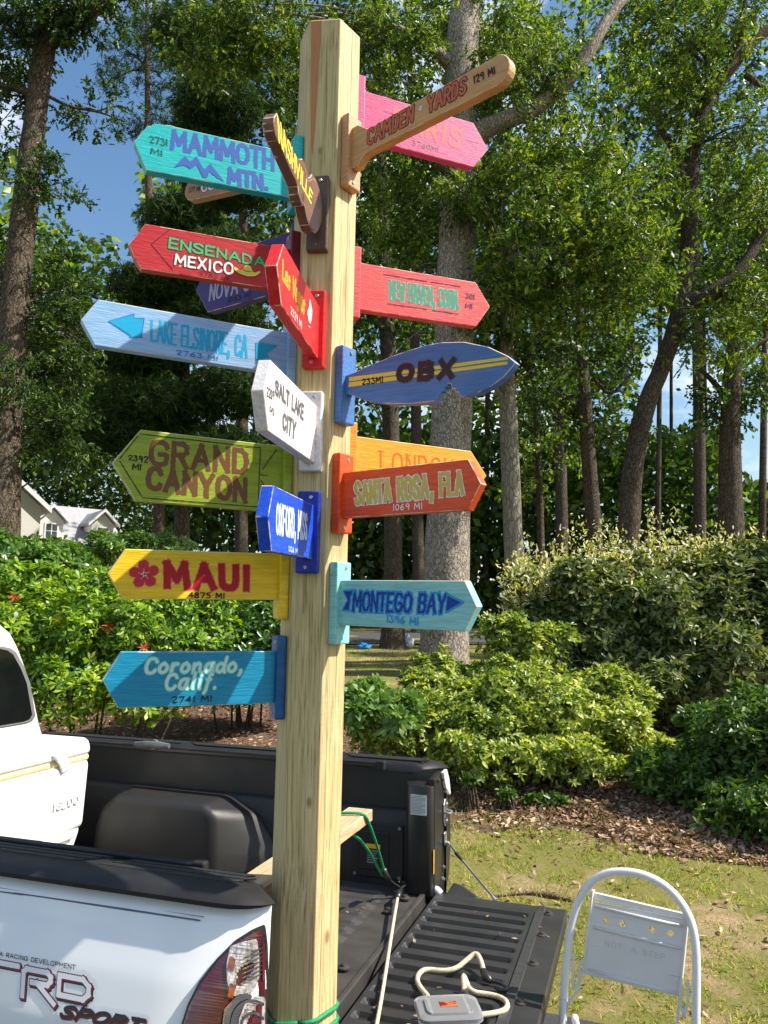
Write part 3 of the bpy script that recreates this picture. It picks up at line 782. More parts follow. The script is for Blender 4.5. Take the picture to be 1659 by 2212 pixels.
g = Sign(2, .408, .0129, -.0146, arrow(.411, .358, 0, .134), 'amber', (250, 166, 26), 'amber arrow sign reading LONDON, behind the orange-red arrow sign', plate_rgb=(244, 148, 30))
ORL = flat_paint('london_orange', (238, 110, 20))
g.text('LONDON', [(76,-22),(296,-20),(298,34),(74,34)], 2.6, ORL, square=True, wob=.6, gap=.44)
g.lines([((66,34),(84,34)),((66,-22),(80,-22)),((156,34),(166,34)),((186,34),(196,34))], 1.0, ORL, 'lettering_serif')
# pencil lines across the sunny face
# ================================================================== the pickup truck
PSI, TX, TY = 0.32044, -0.0201, 2.5563
truck = empty('pickup_truck', (TX, TY, 0), -PSI, 'white pickup truck parked with its tailgate down, black bed liner showing', 'truck')
CAMT = ((0 - TX) * math.cos(PSI) - (0 - TY) * math.sin(PSI), (0 - TX) * math.sin(PSI) + (0 - TY) * math.cos(PSI), 1.077)
def tpart(o, up=True):
    if up: o.location.z += FLOOR_Z
    return o
def truck_world(u, v, z):
    c, s = math.cos(PSI), math.sin(PSI)
    return Vector((TX + u*c + v*s, TY - u*s + v*c, FLOOR_Z + z))

_sz = np.array([-.42, -.25, -.1, .05, .2, .3, .37, .42, .46])
_sv = np.array([.86, .905, .94, .955, .935, .905, .875, .85, .80])
def side_v(z): return float(np.interp(z, _sz, _sv))
def round_u(u, z):
    s = min(max((u + 0.08) / 0.12, 0), 1.0)
    return max(.015, side_v(z) - .80) * (1 - math.sqrt(1 - s*s))
def bedside(sgn, off=0.0):
    return lambda u, z: (u, sgn * (side_v(z) - round_u(u, z) + off), z)
def onside(u, z, v0=-.88):
    """follow the sight line through a point of an upright plane to the curved panel"""
    d = (u - CAMT[0], v0 - CAMT[1], z - CAMT[2]); lo, hi = .8, 1.16
    for _ in range(26):
        t = (lo + hi) / 2
        uu, zz = CAMT[0] + d[0]*t, CAMT[2] + d[2]*t
        if CAMT[1] + d[1]*t + (side_v(zz) - round_u(uu, zz)) > 0: hi = t
        else: lo = t
    return (CAMT[0] + d[0]*t, CAMT[2] + d[2]*t)
def side_map(off):
    f = bedside(-1, off)
    def g(u, z):
        uu, zz = onside(u, z)
        return f(min(uu, .0398), zz)
    return g

def panel_fn(X, Y):
    arch = .43 - np.hypot(X + 1.12, Y + .40)
    return np.maximum(np.maximum(np.maximum(-2.0 - X, X - .0395), np.maximum(-.40 - Y, Y - .455)), arch)
for sgn in (-1, 1):
    o = decal('bed_side_panel', WHITE_PAINT, truck, (-2.02, .0399, -.42, .47), .0125, panel_fn, bedside(sgn))
    bm = bmesh.new(); bm.from_mesh(o.data); bmesh.ops.remove_doubles(bm, verts=bm.verts, dist=.0004); bmesh.ops.recalc_face_normals(bm, faces=bm.faces); bm.to_mesh(o.data); bm.free()
    o.data.polygons.foreach_set('use_smooth', [True]*len(o.data.polygons)); tpart(o)

# rail caps: rounded black plastic, tapering to a blunt rear end
prof = [(-.715,.438),(-.722,.460),(-.735,.472),(-.76,.478),(-.80,.480),(-.83,.476),(-.852,.468),(-.865,.456),(-.862,.445),(-.83,.447),(-.77,.442)]
def cap_rings(sgn):
    rings = []
    for u in [-1.98, -1.5, -1.0, -.5, -.25, -.13, -.08, -.05, -.025, -.005, .006, .010]:
        s = max(0.0, (u + .08) / .09); k = math.sqrt(max(0.0, 1 - s*s)) if s > 0 else 1.0
        k = max(k, .12)
        sh = min(1, max(0, (u + .16) / .17)) ** 1.5
        rings.append([(u - (p[0] + .80) * .62 * sh, sgn * -(-.785 + (p[0] + .785) * (.55 + .45*k) + .03*(1-k)), .455 + (p[1] - .455) * k - .006*(1-k)) for p in prof])
    return rings
for sgn in (-1, 1):
    tpart(B().loft(cap_rings(sgn), True, True).done('rail_cap', BLACK_CAP, truck, 'auto'))
PAD = surf('ribbed_pad', (0.012, 0.012, 0.012, 1), (0.02, 0.02, 0.02, 1), rough=0.6, vscale=40, bump=0.9, bscale=260, bstretch=(1, .05, .05), bdist=.003)
for sgn in (-1, 1):
    for (ua, ub, va, vb, sk) in ((-1.95,-1.25,-.788,-.772,.02),(-1.95,-1.22,-.766,-.752,.02),(-1.18,-.50,-.800,-.783,.03),(-1.16,-.47,-.777,-.762,.03),(-1.14,-.45,-.757,-.745,.03),(-.42,-.07,-.802,-.784,.03),(-.40,-.05,-.778,-.763,.03),(-.38,-.06,-.758,-.746,.03)):
        P = [(ua, sgn*-va), (ub, sgn*-va), (ub+sk, sgn*-vb), (ua+sk, sgn*-vb)]
        tpart(B().prism(P, 'z', .4765, .4817).bevel(.001).done('tread_pad', PAD, truck))

# bed liner
def heights(uu, vv, hf, name, mat, parent=truck):
    V = [(u, v, hf(u, v)) for u in uu for v in vv]
    n = len(vv)
    F = [(i*n+j, (i+1)*n+j, (i+1)*n+j+1, i*n+j+1) for i in range(len(uu)-1) for j in range(n-1)]
    return tpart(mesh(name, V, F, mat, parent))
def trap(x, p, w, e):
    """raised ridges with sloping flanks, repeating every p"""
    d = abs((x / p + .5) % 1 - .5) * p
    return min(1, max(0, (w/2 - d) / e + .5))
vv = sorted(set([round(-.70 + .00775*i, 5) for i in range(int(1.40/.00775)+1)] + [.70]))
uu = [-1.95, -1.5, -1.0, -.6, -.3, -.2, -.18, -.165, -.15, -.1, -.03, -.012, -.004]
def floor_h(u, v):
    end = min(1, max(0, (-.150 - u) / .03)) * (1 if abs(v) < .62 else 0)
    return -.010 + .012 * trap(v, .0775, .044, .012) * end + (.004 if u > -.03 else 0)
LINER_FLOOR = surf('scuffed_liner', (0.020, 0.020, 0.021, 1), (0.062, 0.058, 0.052, 1), rough=0.42, spec=0.5, vscale=5, stretch=(1, 2, 1), vdetail=8, contrast=(0.38, 0.78), bump=0.5, bscale=300, rvar=0.12, bdist=0.0015)
o = heights(uu, vv, floor_h, 'bed_floor', LINER_FLOOR)
lip = B().box(-.022, -.002, -.70, .70, -.075, .003).bevel(.004, 2)
tpart(lip.done('bed_end_lip', LINER_FLOOR, truck))
for sgn in (-1, 1):
    pts = [(.700, -.012), (.700, .27), (.712, .287), (.726, .292), (.728, .44)]
    rings = [[(u, sgn*v, z) for v, z in pts] for u in (-1.95, -1.2, -.6, -.08)]
    tpart(B().loft(rings, False).done('liner_wall', BLACK_LINER, truck, 'auto'))
    fr = [(-1.46,-.01),(-1.45,.15),(-1.43,.22),(-1.35,.285),(-.92,.285),(-.875,.25),(-.87,.10),(-.87,-.01)]
    bk = [(-1.56,-.01),(-1.55,.15),(-1.52,.23),(-1.42,.295),(-.90,.290),(-.75,.22),(-.64,.07),(-.60,-.01)]
    w = B().loft([[(u, sgn*.50, z) for u, z in fr], [(u, sgn*.712, z) for u, z in bk]], True, True).bevel(.030, 4, 25)
    tpart(w.done('wheel_well', BLACK_LINER, truck, True))
    tpart(B().box(-1.90, -.205, sgn*.690 - .012, sgn*.690 + .012, .448, .474).bevel(.004, 2).done('utility_rail', BLACK_CAP, truck))
    tpart(B().box(-1.90, -.23, sgn*.684 - .009 + (-.006*sgn), sgn*.684 + .009 + (-.006*sgn), .457, .464).done('rail_slot', DARK_METAL, truck))
    tpart(B().box(-.225, -.19, sgn*.692 - .016, sgn*.692 + .016, .443, .480).bevel(.005, 2).done('rail_end_cap', BLACK_CAP, truck))
tpart(B().box(-2.0, -1.95, -.72, .72, -.02, .47).bevel(.01, 2).done('bed_front_wall', BLACK_LINER, truck))
# cleat on the far rail
cl = B().lathe([(.022, 0), (.024, .01), (.018, .02), (.012, .03)], 14, 'y', (-1.28, .655, .482))
cl.tube([(-1.375, .652, .478), (-1.32, .645, .482), (-1.28, .642, .486), (-1.24, .645, .484), (-1.195, .652, .482)], [.012, .017, .014, .017, .012], 8)
tpart(cl.done('tie_down_cleat', surf('grey_plastic', (.12,.12,.12,1), (.08,.08,.08,1), rough=.45, vscale=20), truck, 'auto'))
tpart(B().lathe([(.004,0),(.004,.003)], 8, 'y', (-.95,.684,.461)).done('rail_bolt', DARK_METAL, truck))

# rear corner posts (liner corner, painted jamb, hardware)
for sgn in (-1, 1):
    n0_ = len(scene.objects); before = set(truck.children)
    P = [(-.10, sgn*.70), (-.085, sgn*.655), (-.07, sgn*.64), (.005, sgn*.63), (.022, sgn*.637), (.028, sgn*.66), (.028, sgn*.73), (-.10, sgn*.73)]
    tpart(B().prism(P, 'z', -.01, .405).bevel(.006, 2, 50).done('corner_post', DARK_METAL, truck, 'auto'))
    jb = [(sgn*v, z) for v, z in ((.655,.43),(.80,.445),(.84,.42),(.875,.34),(.905,.27),(.925,.18),(.925,.09),(.895,.0),(.845,-.05),(.70,-.06),(.655,-.05))]
    tpart(B().prism(jb, 'x', .005, .030).bevel(.004, 2).done('tailgate_jamb', DARK_METAL, truck))
    wt = [(sgn*v, z) for v, z in ((.745,.440),(.800,.445),(.842,.400),(.868,.335),(.855,.33),(.825,.350),(.790,.370),(.768,.398))]
    tpart(B().prism(wt, 'x', .031, .045).bevel(.003, 2).done('jamb_trim', WHITE_PAINT, truck))
    sk = B().prism([(sgn*v, z) for v, z in ((.782,.305),(.80,.325),(.825,.325),(.838,.30),(.838,.235),(.822,.215),(.80,.215),(.782,.24))], 'x', .031, .037).bevel(.002)
    st = tpart(sk.done('striker_plate', GREY_METAL, truck))
    for zz in (.304, .238): B().lathe([(.009,.037),(.009,.042),(.006,.045)], 6, 'x', (0, sgn*.81, zz)).done('striker_bolt', GREY_METAL, st)
    B().tube(smooth_path([(.036, sgn*.787, .275), (.058, sgn*.787, .272), (.060, sgn*.80, .270), (.060, sgn*.82, .270), (.058, sgn*.833, .272), (.036, sgn*.833, .275)]), .0045, 8).done('striker_loop', GREY_METAL, st)
    for (v, z, m_) in ((.70,.418,RUST), (.765,.408,RUST), (.795,.355,RUST), (.79,.06,GREY_METAL), (.785,.015,GREY_METAL)):
        tpart(B().lathe([(.0105,.030),(.0105,.0325),(.0065,.0325),(.006,.039),(.002,.040)], 8, 'x', (0, sgn*v, z)).done('jamb_bolt', m_, truck))
    # tailgate cable from the jamb stud to the gate
    A, Z_ = Vector((.050, sgn*.80, .150)), Vector((.265, sgn*.685, -.006))
    tpart(B().prism([(sgn*.783,.195),(sgn*.817,.195),(sgn*.822,.155),(sgn*.806,.135),(sgn*.786,.150)], 'x', .031, .040).bevel(.003).done('cable_bracket', GREY_METAL, truck))
    tpart(B().lathe([(.011,.035),(.011,.052),(.007,.055)], 10, 'x', (0, sgn*.80, .150)).done('cable_stud', GREY_METAL, truck))
    d = (Z_ - A)
    cb = tpart(B().tube([A + d*t for t in (.14, .3, .6, .96)], .0042, 6).done('tailgate_cable', surf('steel_cable', (.10,.10,.10,1), (.2,.2,.2,1), rough=.45, metal=.6, vscale=200), truck))
    ring = [A + Vector((.003, sgn*-.0, 0)) + d.normalized()*(.022 + .026*math.cos(t)) + d.normalized().cross(Vector((1,0,0))).normalized()*.015*math.sin(t) for t in [i*math.pi/8 for i in range(17)]]
    B().tube(ring, .0035, 6, False).done('cable_eye', GREY_METAL, cb)
    B().tube([A + d*.17, A + d*.30], [.0085, .006], 8).done('cable_sleeve', DARK_METAL, cb)
    B().tube([A + d*.93, Z_], [.006, .008], 8).done('cable_end', GREY_METAL, cb)
    if sgn < 0:
        for c_ in set(truck.children) - before: c_.location.x -= .085

# warning stickers
STK = surf('paper_sticker', (.62, .63, .64, 1), (.50, .51, .52, 1), rough=.35, vscale=30)
def sticker(name, mat, u0, u1, v, z0, z1, t=.0012):
    return tpart(B().box(u0, u1, v - t, v, z0, z1).done(name, mat, truck))
stk = sticker('warning_label', STK, -.062, .004, .6285, .295, .372)
for i in range(13):
    zz = .366 - i * .0054
    B().box(-.058, -.058 + (.056 if i % 4 else .040), .6268, .6270, zz - .0011, zz + .0011).done('printed_line', surf('print_grey', (.22,.22,.23,1), (.28,.28,.29,1), vscale=300), stk)
tpart(B().box(.0285, .0295, .640, .652, .075, .165).done('reflector_strip', surf('yellow_label', lin(240,180,20), lin(220,160,16), rough=.4), truck))
# outlet door in the far liner wall with its yellow caution label
od = tpart(B().box(-.33, -.11, .690, .699, .02, .235).bevel(.008, 3).done('outlet_panel', BLACK_LINER, truck))
B().box(-.30, -.17, .683, .690, .05, .20).bevel(.006, 3).done('outlet_door', DARK_METAL, od)
B().prism([(-.262,.065),(-.245,.058),(-.225,.058),(-.208,.065),(-.204,.10),(-.204,.15),(-.266,.15),(-.266,.10)], 'y', .6812, .6826).done('caution_label', surf('black_label', (.02,.02,.02,1), vscale=50), od)
B().box(-.266, -.204, .6802, .6811, .135, .152).done('caution_header', MATS['yellow_label'], od)
for i in range(6):
    B().box(-.26, -.212 - .006*(i % 3), .6803, .6808, .124 - i*.009, .1265 - i*.009).done('printed_line', surf('print_pale', (.4,.4,.38,1), vscale=300), od)
for (u, z) in ((-.125, .22), (-.315, .03), (-.125, .03)):
    B().lathe([(.007,.684),(.007,.688),(.004,.690)], 8, 'y', (u, 0, z)).done('outlet_bolt', GREY_METAL, od)
for (u, v) in ((-.066, .575), (-.085, .43), (-.075, -.05)):
    tpart(B().lathe([(.020,.0),(.020,.005),(.012,.008),(.010,.014),(.004,.015)], 12, 'z', (u, v, -.004)).done('liner_bolt', surf('dull_bolt', (.10,.085,.075,1), (.05,.045,.04,1), rough=.5, metal=.5, vscale=120), truck))

# tailgate, open and level
def gate_h(u, v):
    end = min(1, max(0, (u - .050)/.012)) * min(1, max(0, (.404 - u)/.012)) * (1 if abs(v + .0) < .60 else 0)
    hh = .0
    if end > 0: hh -= .017 * trap(v - .012, .0785, .032, .006) * end
    if .430 < u < .455: hh += .003
    return hh - (.012 if u >= .533 or u <= .032 or abs(v) >= .668 else 0)
gu = [.030, .036, .046, .054, .062, .15, .25, .35, .392, .400, .408, .428, .431, .454, .457, .50, .53, .534]
gv = [-.670, -.664] + [round(-.628 + .00785/1.5*i, 5) for i in range(int(1.256/(.00785/1.5))+1)] + [.664, .670]
gate = heights(gu, gv, gate_h, 'tailgate', surf('tailgate_liner', (0.016, 0.016, 0.017, 1), (0.036, 0.036, 0.036, 1), rough=0.4, spec=0.5, vscale=6, stretch=(1, 1.5, 1), vdetail=8, contrast=(0.42, 0.8), bump=0.4, bscale=300, rvar=0.1, bdist=0.0012))
gt = gate
def gpart(o): return o
B().box(.034, .532, -.668, .668, -.062, -.0135).bevel(.008, 2).done('tailgate_shell', BLACK_LINER, gt)
B().box(.429, .456, -.60, .60, .0045, .0075).done('metal_strip', surf('dull_strip', (.10,.10,.105,1), (.07,.07,.07,1), rough=.35, metal=.5, vscale=15, stretch=(1,6,1)), gt)
for v in (.60, .40, .17, -.09, -.34, -.58):
    B().lathe([(.017,.0),(.017,.003),(.009,.005),(.008,.010),(.003,.011)], 12, 'z', (.474, v, .0)).done('gate_bolt', surf('dull_bolt', (.10,.085,.075,1), (.05,.045,.04,1), rough=.5, metal=.5, vscale=120), gt)
for sgn in (-1, 1):
    hg = B().tube(smooth_path([(.012, sgn*.675, -.03), (.018, sgn*.675, .0), (.032, sgn*.675, .012), (.05, sgn*.672, -.004)]), [.016]*13 if False else .015, 8)
    tpart(hg.done('hinge_cover', WHITE_PAINT, truck, True))
tpart(B().box(-.002, .030, -.66, .66, -.07, -.055).done('hinge_seal', DARK_METAL, truck))

# rear bumper below the gate
bp = []
for v in (-.93, -.90, -.80, -.5, 0, .5, .80, .90, .93):
    e = (abs(v) - .78) / .15 if abs(v) > .78 else 0
    uo = .20 - .13 * max(0, e) ** 2
    k = 1 - .35 * max(0, e) ** 3
    bp.append([(-.02, v, -.10*k - .07), (uo - .03, v, -.035), (uo, v, -.06), (uo + .005, v, -.14), (uo - .02, v, -.24 * k), (-.02, v, -.24 * k)])
tpart(B().loft(bp, True, True).bevel(.012, 3, 25).done('rear_bumper', surf('grey_bumper', (.06,.06,.062,1), (.045,.045,.047,1), rough=.45, vscale=8), truck, 'auto'))

# tail light, wrapped round the near corner
LENS = surf('red_lens', (0.085, 0.003, 0.007, 1), (0.035, 0.001, 0.003, 1), rough=0.10, spec=0.7, vscale=22, coat=1.0, contrast=(.3,.6))
CLEAR = surf('clear_lens', (0.62, 0.58, 0.54, 1), (0.20, 0.16, 0.14, 1), rough=0.12, metal=0.35, vscale=60, stretch=(3, 1, 1), coat=1.0, bump=.5, bscale=90, contrast=(.35,.6))
CHROME = surf('lamp_chrome', (0.75, 0.76, 0.78, 1), (0.45, 0.46, 0.5, 1), rough=0.10, metal=1.0, vscale=16)
AMBER = surf('amber_bulb', lin(170, 84, 22), lin(90, 36, 8), rough=.15, vscale=60, coat=1.0)
lamp = [(.062,.431),(.036,.418),(-.002,.392),(-.044,.35),(-.082,.301),(-.107,.253),(-.122,.207),(-.128,.16),(-.12,.10),(.078,.10),(.076,.239),(.073,.327),(.068,.397)]
def lpoly(name, pts, mat, grow, off, par, step=.006, extra=None):
    P = np.array(pts); f = (lambda X, Y: d_poly(X, Y, pts) - grow) if extra is None else extra
    return decal(name, mat, par, (P[:,0].min()-.02, P[:,0].max()+.02, P[:,1].min()-.02, P[:,1].max()+.02), step, f, side_map(off))
tl = tpart(lpoly('tail_light', lamp, DARK_METAL, .004, .003, truck))
lpoly('red_lens', lamp, LENS, -.002, .007, tl)
clr = [(.050,.408),(.018,.398),(-.012,.385),(-.019,.350),(-.016,.315),(-.004,.288),(.046,.305),(.058,.335),(.056,.375)]
lpoly('clear_lens', clr, CLEAR, 0, .009, tl)
for i in range(7):
    y0 = .330 + i*.0085
    lpoly('lens_rib', [(.020,y0-.012),(.064,y0+.010),(.064,y0+.0135),(.020,y0-.0085)], CHROME, 0, .0105, tl, .003)
lpoly('lens_rib', [(.062,.40),(.069,.40),(.072,.33),(.066,.33)], LENS, 0, .0105, tl, .004)
for q in ((-.006,.352),(-.004,.300)):
    lpoly('amber_bulb', [(q[0]-.008,q[1]-.012),(q[0]+.004,q[1]-.014),(q[0]+.008,q[1]+.01),(q[0]-.003,q[1]+.014)], AMBER, .001, .0105, tl, .003)
lpoly('lamp_chrome', [(-.02,.262),(.012,.296),(.046,.300),(.030,.27),(.018,.22),(.0,.16),(-.03,.16)], CHROME, 0, .0095, tl, .005)
lpoly('reverse_lens', [(.074,.30),(.050,.298),(.028,.28),(.016,.25),(.014,.21),(.02,.16),(.076,.16)], CLEAR, 0, .011, tl, .005)
for r_ in (.052, .030):
    lpoly('reverse_lens_ring', [(-.02,.14),(.09,.14),(.09,.31),(-.02,.31)], CHROME, 0, .0125, tl, .003, lambda X, Y: np.maximum(np.abs(np.hypot(X-.052, (Y-.235)*.95) - r_) - .0025, X - .073))
tl2 = tpart(decal('tail_light', LENS, truck, (-.16,.0399,.08,.46), .01, lambda X, Y: d_poly(X, Y, [(.03,.41),(-.03,.35),(-.09,.26),(-.12,.10),(.03,.10)]), bedside(1, .004)))

# pinstripes and decals on the near side
INK_GREY = surf('pinstripe_grey', lin(98, 98, 112), lin(88, 88, 100), vscale=20)
for (za, zb, ub, th_) in ((.4275,.4305,-.082,.0014), (.4190,.4235,-.092,.0024)):
    pts = [(-1.9, za-.012), (-.66, za), (ub, zb)]
    segs = [(np.array(a), np.array(c)) for a, c in zip(pts, pts[1:])]
    tpart(decal('pinstripe', INK_GREY, truck, (-1.95, 0, .38, .45), .0045, lambda X, Y: d_segs(X, Y, segs, True) - th_, side_map(.0012)))
D_RED = surf('decal_red', lin(132, 22, 44), lin(116, 18, 38), rough=.35, vscale=12); D_BLK = surf('decal_black', lin(24, 22, 26), lin(34, 30, 36), rough=.35, vscale=12)
D_WHT = surf('decal_white', (.76,.77,.79,1), (.72,.73,.75,1), rough=.3, vscale=12)
def side_text(name, segs, r, mat, off, box, step=.0022, dx=0, dz=0):
    sg = [(a + np.array((dx, dz)), c + np.array((dx, dz))) for a, c in segs]
    return tpart(decal(name, mat, truck, box, step, lambda X, Y: d_segs(X, Y, sg, True) - r, side_map(off)))
T3 = [np.array(p) for p in ((-.690,.2665),(-.556,.2665))]
trd = [(np.array(a), np.array(c)) for a, c in (
    ((-.700,.264),(-.562,.264)), ((-.632,.264),(-.632,.216)),
    ((-.544,.204),(-.544,.255)), ((-.544,.255),(-.536,.262)), ((-.536,.262),(-.478,.262)), ((-.478,.262),(-.468,.254)), ((-.468,.254),(-.468,.245)), ((-.468,.245),(-.476,.236)), ((-.476,.236),(-.520,.236)), ((-.505,.236),(-.456,.200)),
    ((-.444,.221),(-.444,.262)), ((-.444,.262),(-.380,.262)), ((-.380,.262),(-.364,.250)), ((-.364,.250),(-.364,.233)), ((-.364,.233),(-.378,.221)), ((-.378,.221),(-.444,.221)))]
bx_ = (-.73, -.32, .175, .29)
side_text('decal_film', trd, .0165, D_WHT, .0012, bx_, .004)
side_text('decal_shadow', trd, .0088, D_BLK, .0016, bx_, dx=.0035, dz=-.0045)
side_text('decal_edge', trd, .0088, D_RED, .0020, bx_, dx=.0008, dz=-.0008)
side_text('decal_lettering', trd, .0058, D_WHT, .0024, bx_)
side_text('decal_lettering', text_segments('TOYOTA RACING DEVELOPMENT', [(-.676,.2785),(-.403,.2800),(-.403,.2890),(-.676,.2872)], .34), .0008, D_BLK, .0028, (-.69,-.39,.272,.294), .0008)
sp_ = text_segments('SPORT', [(-.436,.178),(-.232,.184),(-.224,.205),(-.428,.201)], .34, .25)
side_text('decal_film', sp_, .011, D_WHT, .0012, (-.46,-.19,.155,.225), .004)
side_text('decal_edge', sp_, .0042, D_RED, .0032, (-.46,-.19,.155,.225), .0012, dx=.002, dz=-.003)
side_text('decal_lettering', sp_, .0038, D_BLK, .0036, (-.46,-.19,.155,.225), .0012)

# cab
sec = [(.80,-.42),(.88,-.2),(.895,.1),(.865,.30),(.835,.42),(.784,.519),(.742,.63),(.695,.741),(.645,.832),(.60,.905),(.55,.967),(.478,1.011),(.36,1.035),(.15,1.05)]
def ring(u, grow=1.0, cut=2.0, low=0.0):
    half = [(v*grow, min(z, cut) + (low if z > .5 else 0)) for v, z in sec]
    return [(u, v, z) for v, z in half] + [(u, -v, z) for v, z in half[::-1]]
cabb = B().loft([ring(-2.02, .965), ring(-2.03, .985), ring(-2.055, 1.0), ring(-2.12, 1.01, 2, .012), ring(-2.5, 1.02, 2, .03), ring(-3.0, 1.01, 2, .02), ring(-3.35, 1.0, .80), ring(-3.62, 1.0, .46), ring(-4.3, .99, .42), ring(-4.75, .95, .34), ring(-4.85, .9, .22)], True, True)
tpart(cabb.done('cab', WHITE_PAINT, truck, 'auto'))
GLASS = surf('tinted_glass', (0.004, 0.005, 0.005, 1), (0.007, 0.008, 0.008, 1), rough=0.05, spec=0.35, vscale=3)
wpts = [(.705,.572),(.690,.552),(.655,.545),(-.655,.545),(-.690,.552),(-.705,.572),(-.655,.726),(-.61,.80),(-.555,.868),(-.52,.888),(-.47,.898),(.47,.898),(.52,.888),(.555,.868),(.61,.80),(.655,.726)]
win = tpart(B().prism(wpts, 'x', -2.022, -2.010).bevel(.002).done('rear_window', GLASS, truck))
gk = [(v*1.03 + (.006 if v > 0 else -.006), (z-.72)*1.06+.72) for v, z in wpts]
B().prism(gk, 'x', -2.0225, -2.013).bevel(.003).done('window_gasket', surf('grey_gasket', (.16,.16,.165,1), (.12,.12,.12,1), rough=.6), win)
for sgn in (-1, 1):
    B_ = B().loft([[(-2.22, sgn*.80, .50), (-2.95, sgn*.80, .50), (-2.85, sgn*.63, .93), (-2.28, sgn*.63, .93)], [(-2.22, sgn*.815, .50), (-2.95, sgn*.815, .50), (-2.85, sgn*.645, .93), (-2.28, sgn*.645, .93)]], True, True)
    tpart(B_.done('side_window', GLASS, truck))
TYRE = surf('tyre_rubber', (.02,.02,.02,1), (.03,.03,.028,1), rough=.8, vscale=30); RIM = surf('alloy_rim', (.45,.45,.46,1), (.38,.38,.39,1), rough=.35, metal=.8, vscale=10)
for u in (-1.12, -4.28):
    for sgn in (-1, 1):
        zc = .372 - FLOOR_Z
        wo = tpart(B().lathe([(.20,-.11),(.33,-.12),(.37,-.09),(.372,0),(.37,.09),(.33,.12),(.20,.11)], 28, 'y', (u, sgn*.79, zc)).done('wheel', TYRE, truck, 'auto'))
        rm = B().lathe([(.21,-.06),(.21,.06),(.06,.075),(.05,.09)], 20, 'y', (u, sgn*.79, zc))
        rm.done('rim', RIM, wo, 'auto')
        if sgn < 0: wo.data.transform(Matrix.Identity(4))
tpart(B().box(-4.6, -.05, -.45, .45, -.30, -.12).done('frame', DARK_METAL, truck))

# ------------------------------------------------------------------ things in the bed and on the gate
CW = surf('cooler_white', (.80,.79,.77,1), (.74,.73,.70,1), rough=.4, spec=.4, vscale=5)
cl_root = empty('cooler', truck_world(-1.70, .03, -.01), -PSI, 'large white plastic ice chest with yellowed lid seam in the truck bed', 'cooler')
# local: x to the rear of the truck, y across to the far side, z up
def crate(w0, w1, l0, l1, z0, z1, r):
    """tapered box: half sizes w (x) and l (y) at bottom and top"""
    return B().loft([[(-w0,-l0,z0),(w0,-l0,z0),(w0,l0,z0),(-w0,l0,z0)], [(-w1,-l1,z1),(w1,-l1,z1),(w1,l1,z1),(-w1,l1,z1)]], True, True).bevel(r, 4, 30)
crate(.205, .228, .37, .425, 0, .18, .03).done('lower_shell', CW, cl_root, 'auto')
crate(.230, .240, .430, .436, .165, .455, .03).done('upper_shell', CW, cl_root, 'auto')
crate(.236, .236, .432, .432, .445, .478, .02).done('seam', surf('yellowed_foam', lin(236, 216, 160), lin(224, 200, 140), rough=.6, vscale=10), cl_root, 'auto')
lid = crate(.246, .236, .442, .43, .470, .545, .03).done('lid', CW, cl_root, 'auto')
for i, zz in enumerate((.045, .080, .115, .150)):
    r0 = B().tube([(.214 + zz*.10, -.30 + 0*i, zz), (.216 + zz*.10, .32 + .012*i, zz)], .011, 8); r0.done('shell_rib', CW, cl_root, True)
lt = B().prism([(.185,.505),(.222,.517),(.262,.507),(.270,.485),(.298,.44),(.25,.425),(.232,.46),(.215,.475)], 'x', .240, .252).bevel(.003, 2).done('latch', CW, cl_root, 'auto')
B().lathe([(.012,.240),(.012,.262),(.007,.264)], 12, 'x', (0, .205, .497)).done('latch_pivot', CW, lt, 'auto')
B().tube([(.243, .232, .14), (.262, .232, .14)], [.010, .008], 8).done('drain_plug', CW, cl_root, True)
ig = text_segments('IGLOO', [(.215,.290),(.365,.262),(.365,.296),(.215,.325)], .30)
ig = text_segments('IGLOO', [(.225,.282),(.37,.282),(.37,.312),(.225,.312)], .34)
decal('embossed_name', surf('cooler_emboss_shade', (.76,.75,.73,1), (.72,.71,.68,1), rough=.45, vscale=5), cl_root, (.20,.40,.26,.33), .002, lambda X, Y: d_segs(X, Y, ig) - .0045, lambda y, z: (.2405, y, z))  # flat letters; the slightly darker tone stands for the shade of the embossing

plank = empty('plank', truck_world(-.125, -.25, .405), -PSI, 'short bare pine two-by-four laid across the bed behind the post', 'plank')
B().box(-.0445, .0445, -.46, .47, -.038, 0).bevel(.003, 2).done('timber', surf('plank_pine', lin(212,182,146), lin(164,124,92), rough=.65, spec=.25, vscale=8, stretch=(14,1,14), contrast=(.3,.68), bump=.3, bscale=40), plank)

GREEN = surf('green_cord', lin(0, 150, 92), lin(0, 112, 70), rough=.6, vscale=220, bump=.4, bscale=600); BEIGE = surf('beige_cord', lin(214, 202, 174), lin(178, 164, 136), rough=.7, vscale=120, bump=.4, bscale=500)
HOOKM = surf('hook_black', (.018,.018,.019,1), (.03,.03,.03,1), rough=.35, vscale=40)
def cord(name, pts, r, mat, label, cat, extra=(), it=2):
    P = [Vector(p) for p in pts]
    o = B().tube(smooth_path(P, it), r, 8).done(name, mat, None, True)
    tag(o, label, cat)
    return o
tw = truck_world
hk = tw(-.085, .585, .035)
top = [tw(-.02,.115,.372), tw(-.076,.115,.412), tw(-.15,.10,.412), tw(-.176,.09,.39), tw(-.176,.09,.36), tw(-.12,.09,.355)]
gc = cord('bungee_cord', [tw(-.120,.48,.115), tw(-.085,.30,.25), tw(-.072,.15,.385), tw(-.080,.122,.413), tw(-.12,.11,.414), tw(-.165,.10,.412), tw(-.178,.10,.39), tw(-.175,.10,.362), tw(-.135,.12,.352), tw(-.11,.22,.29), tw(-.128,.475,.105)], .0052, GREEN,
          'green bungee cord looped over the plank and hooked down to the bed floor', 'bungee cord', it=1)
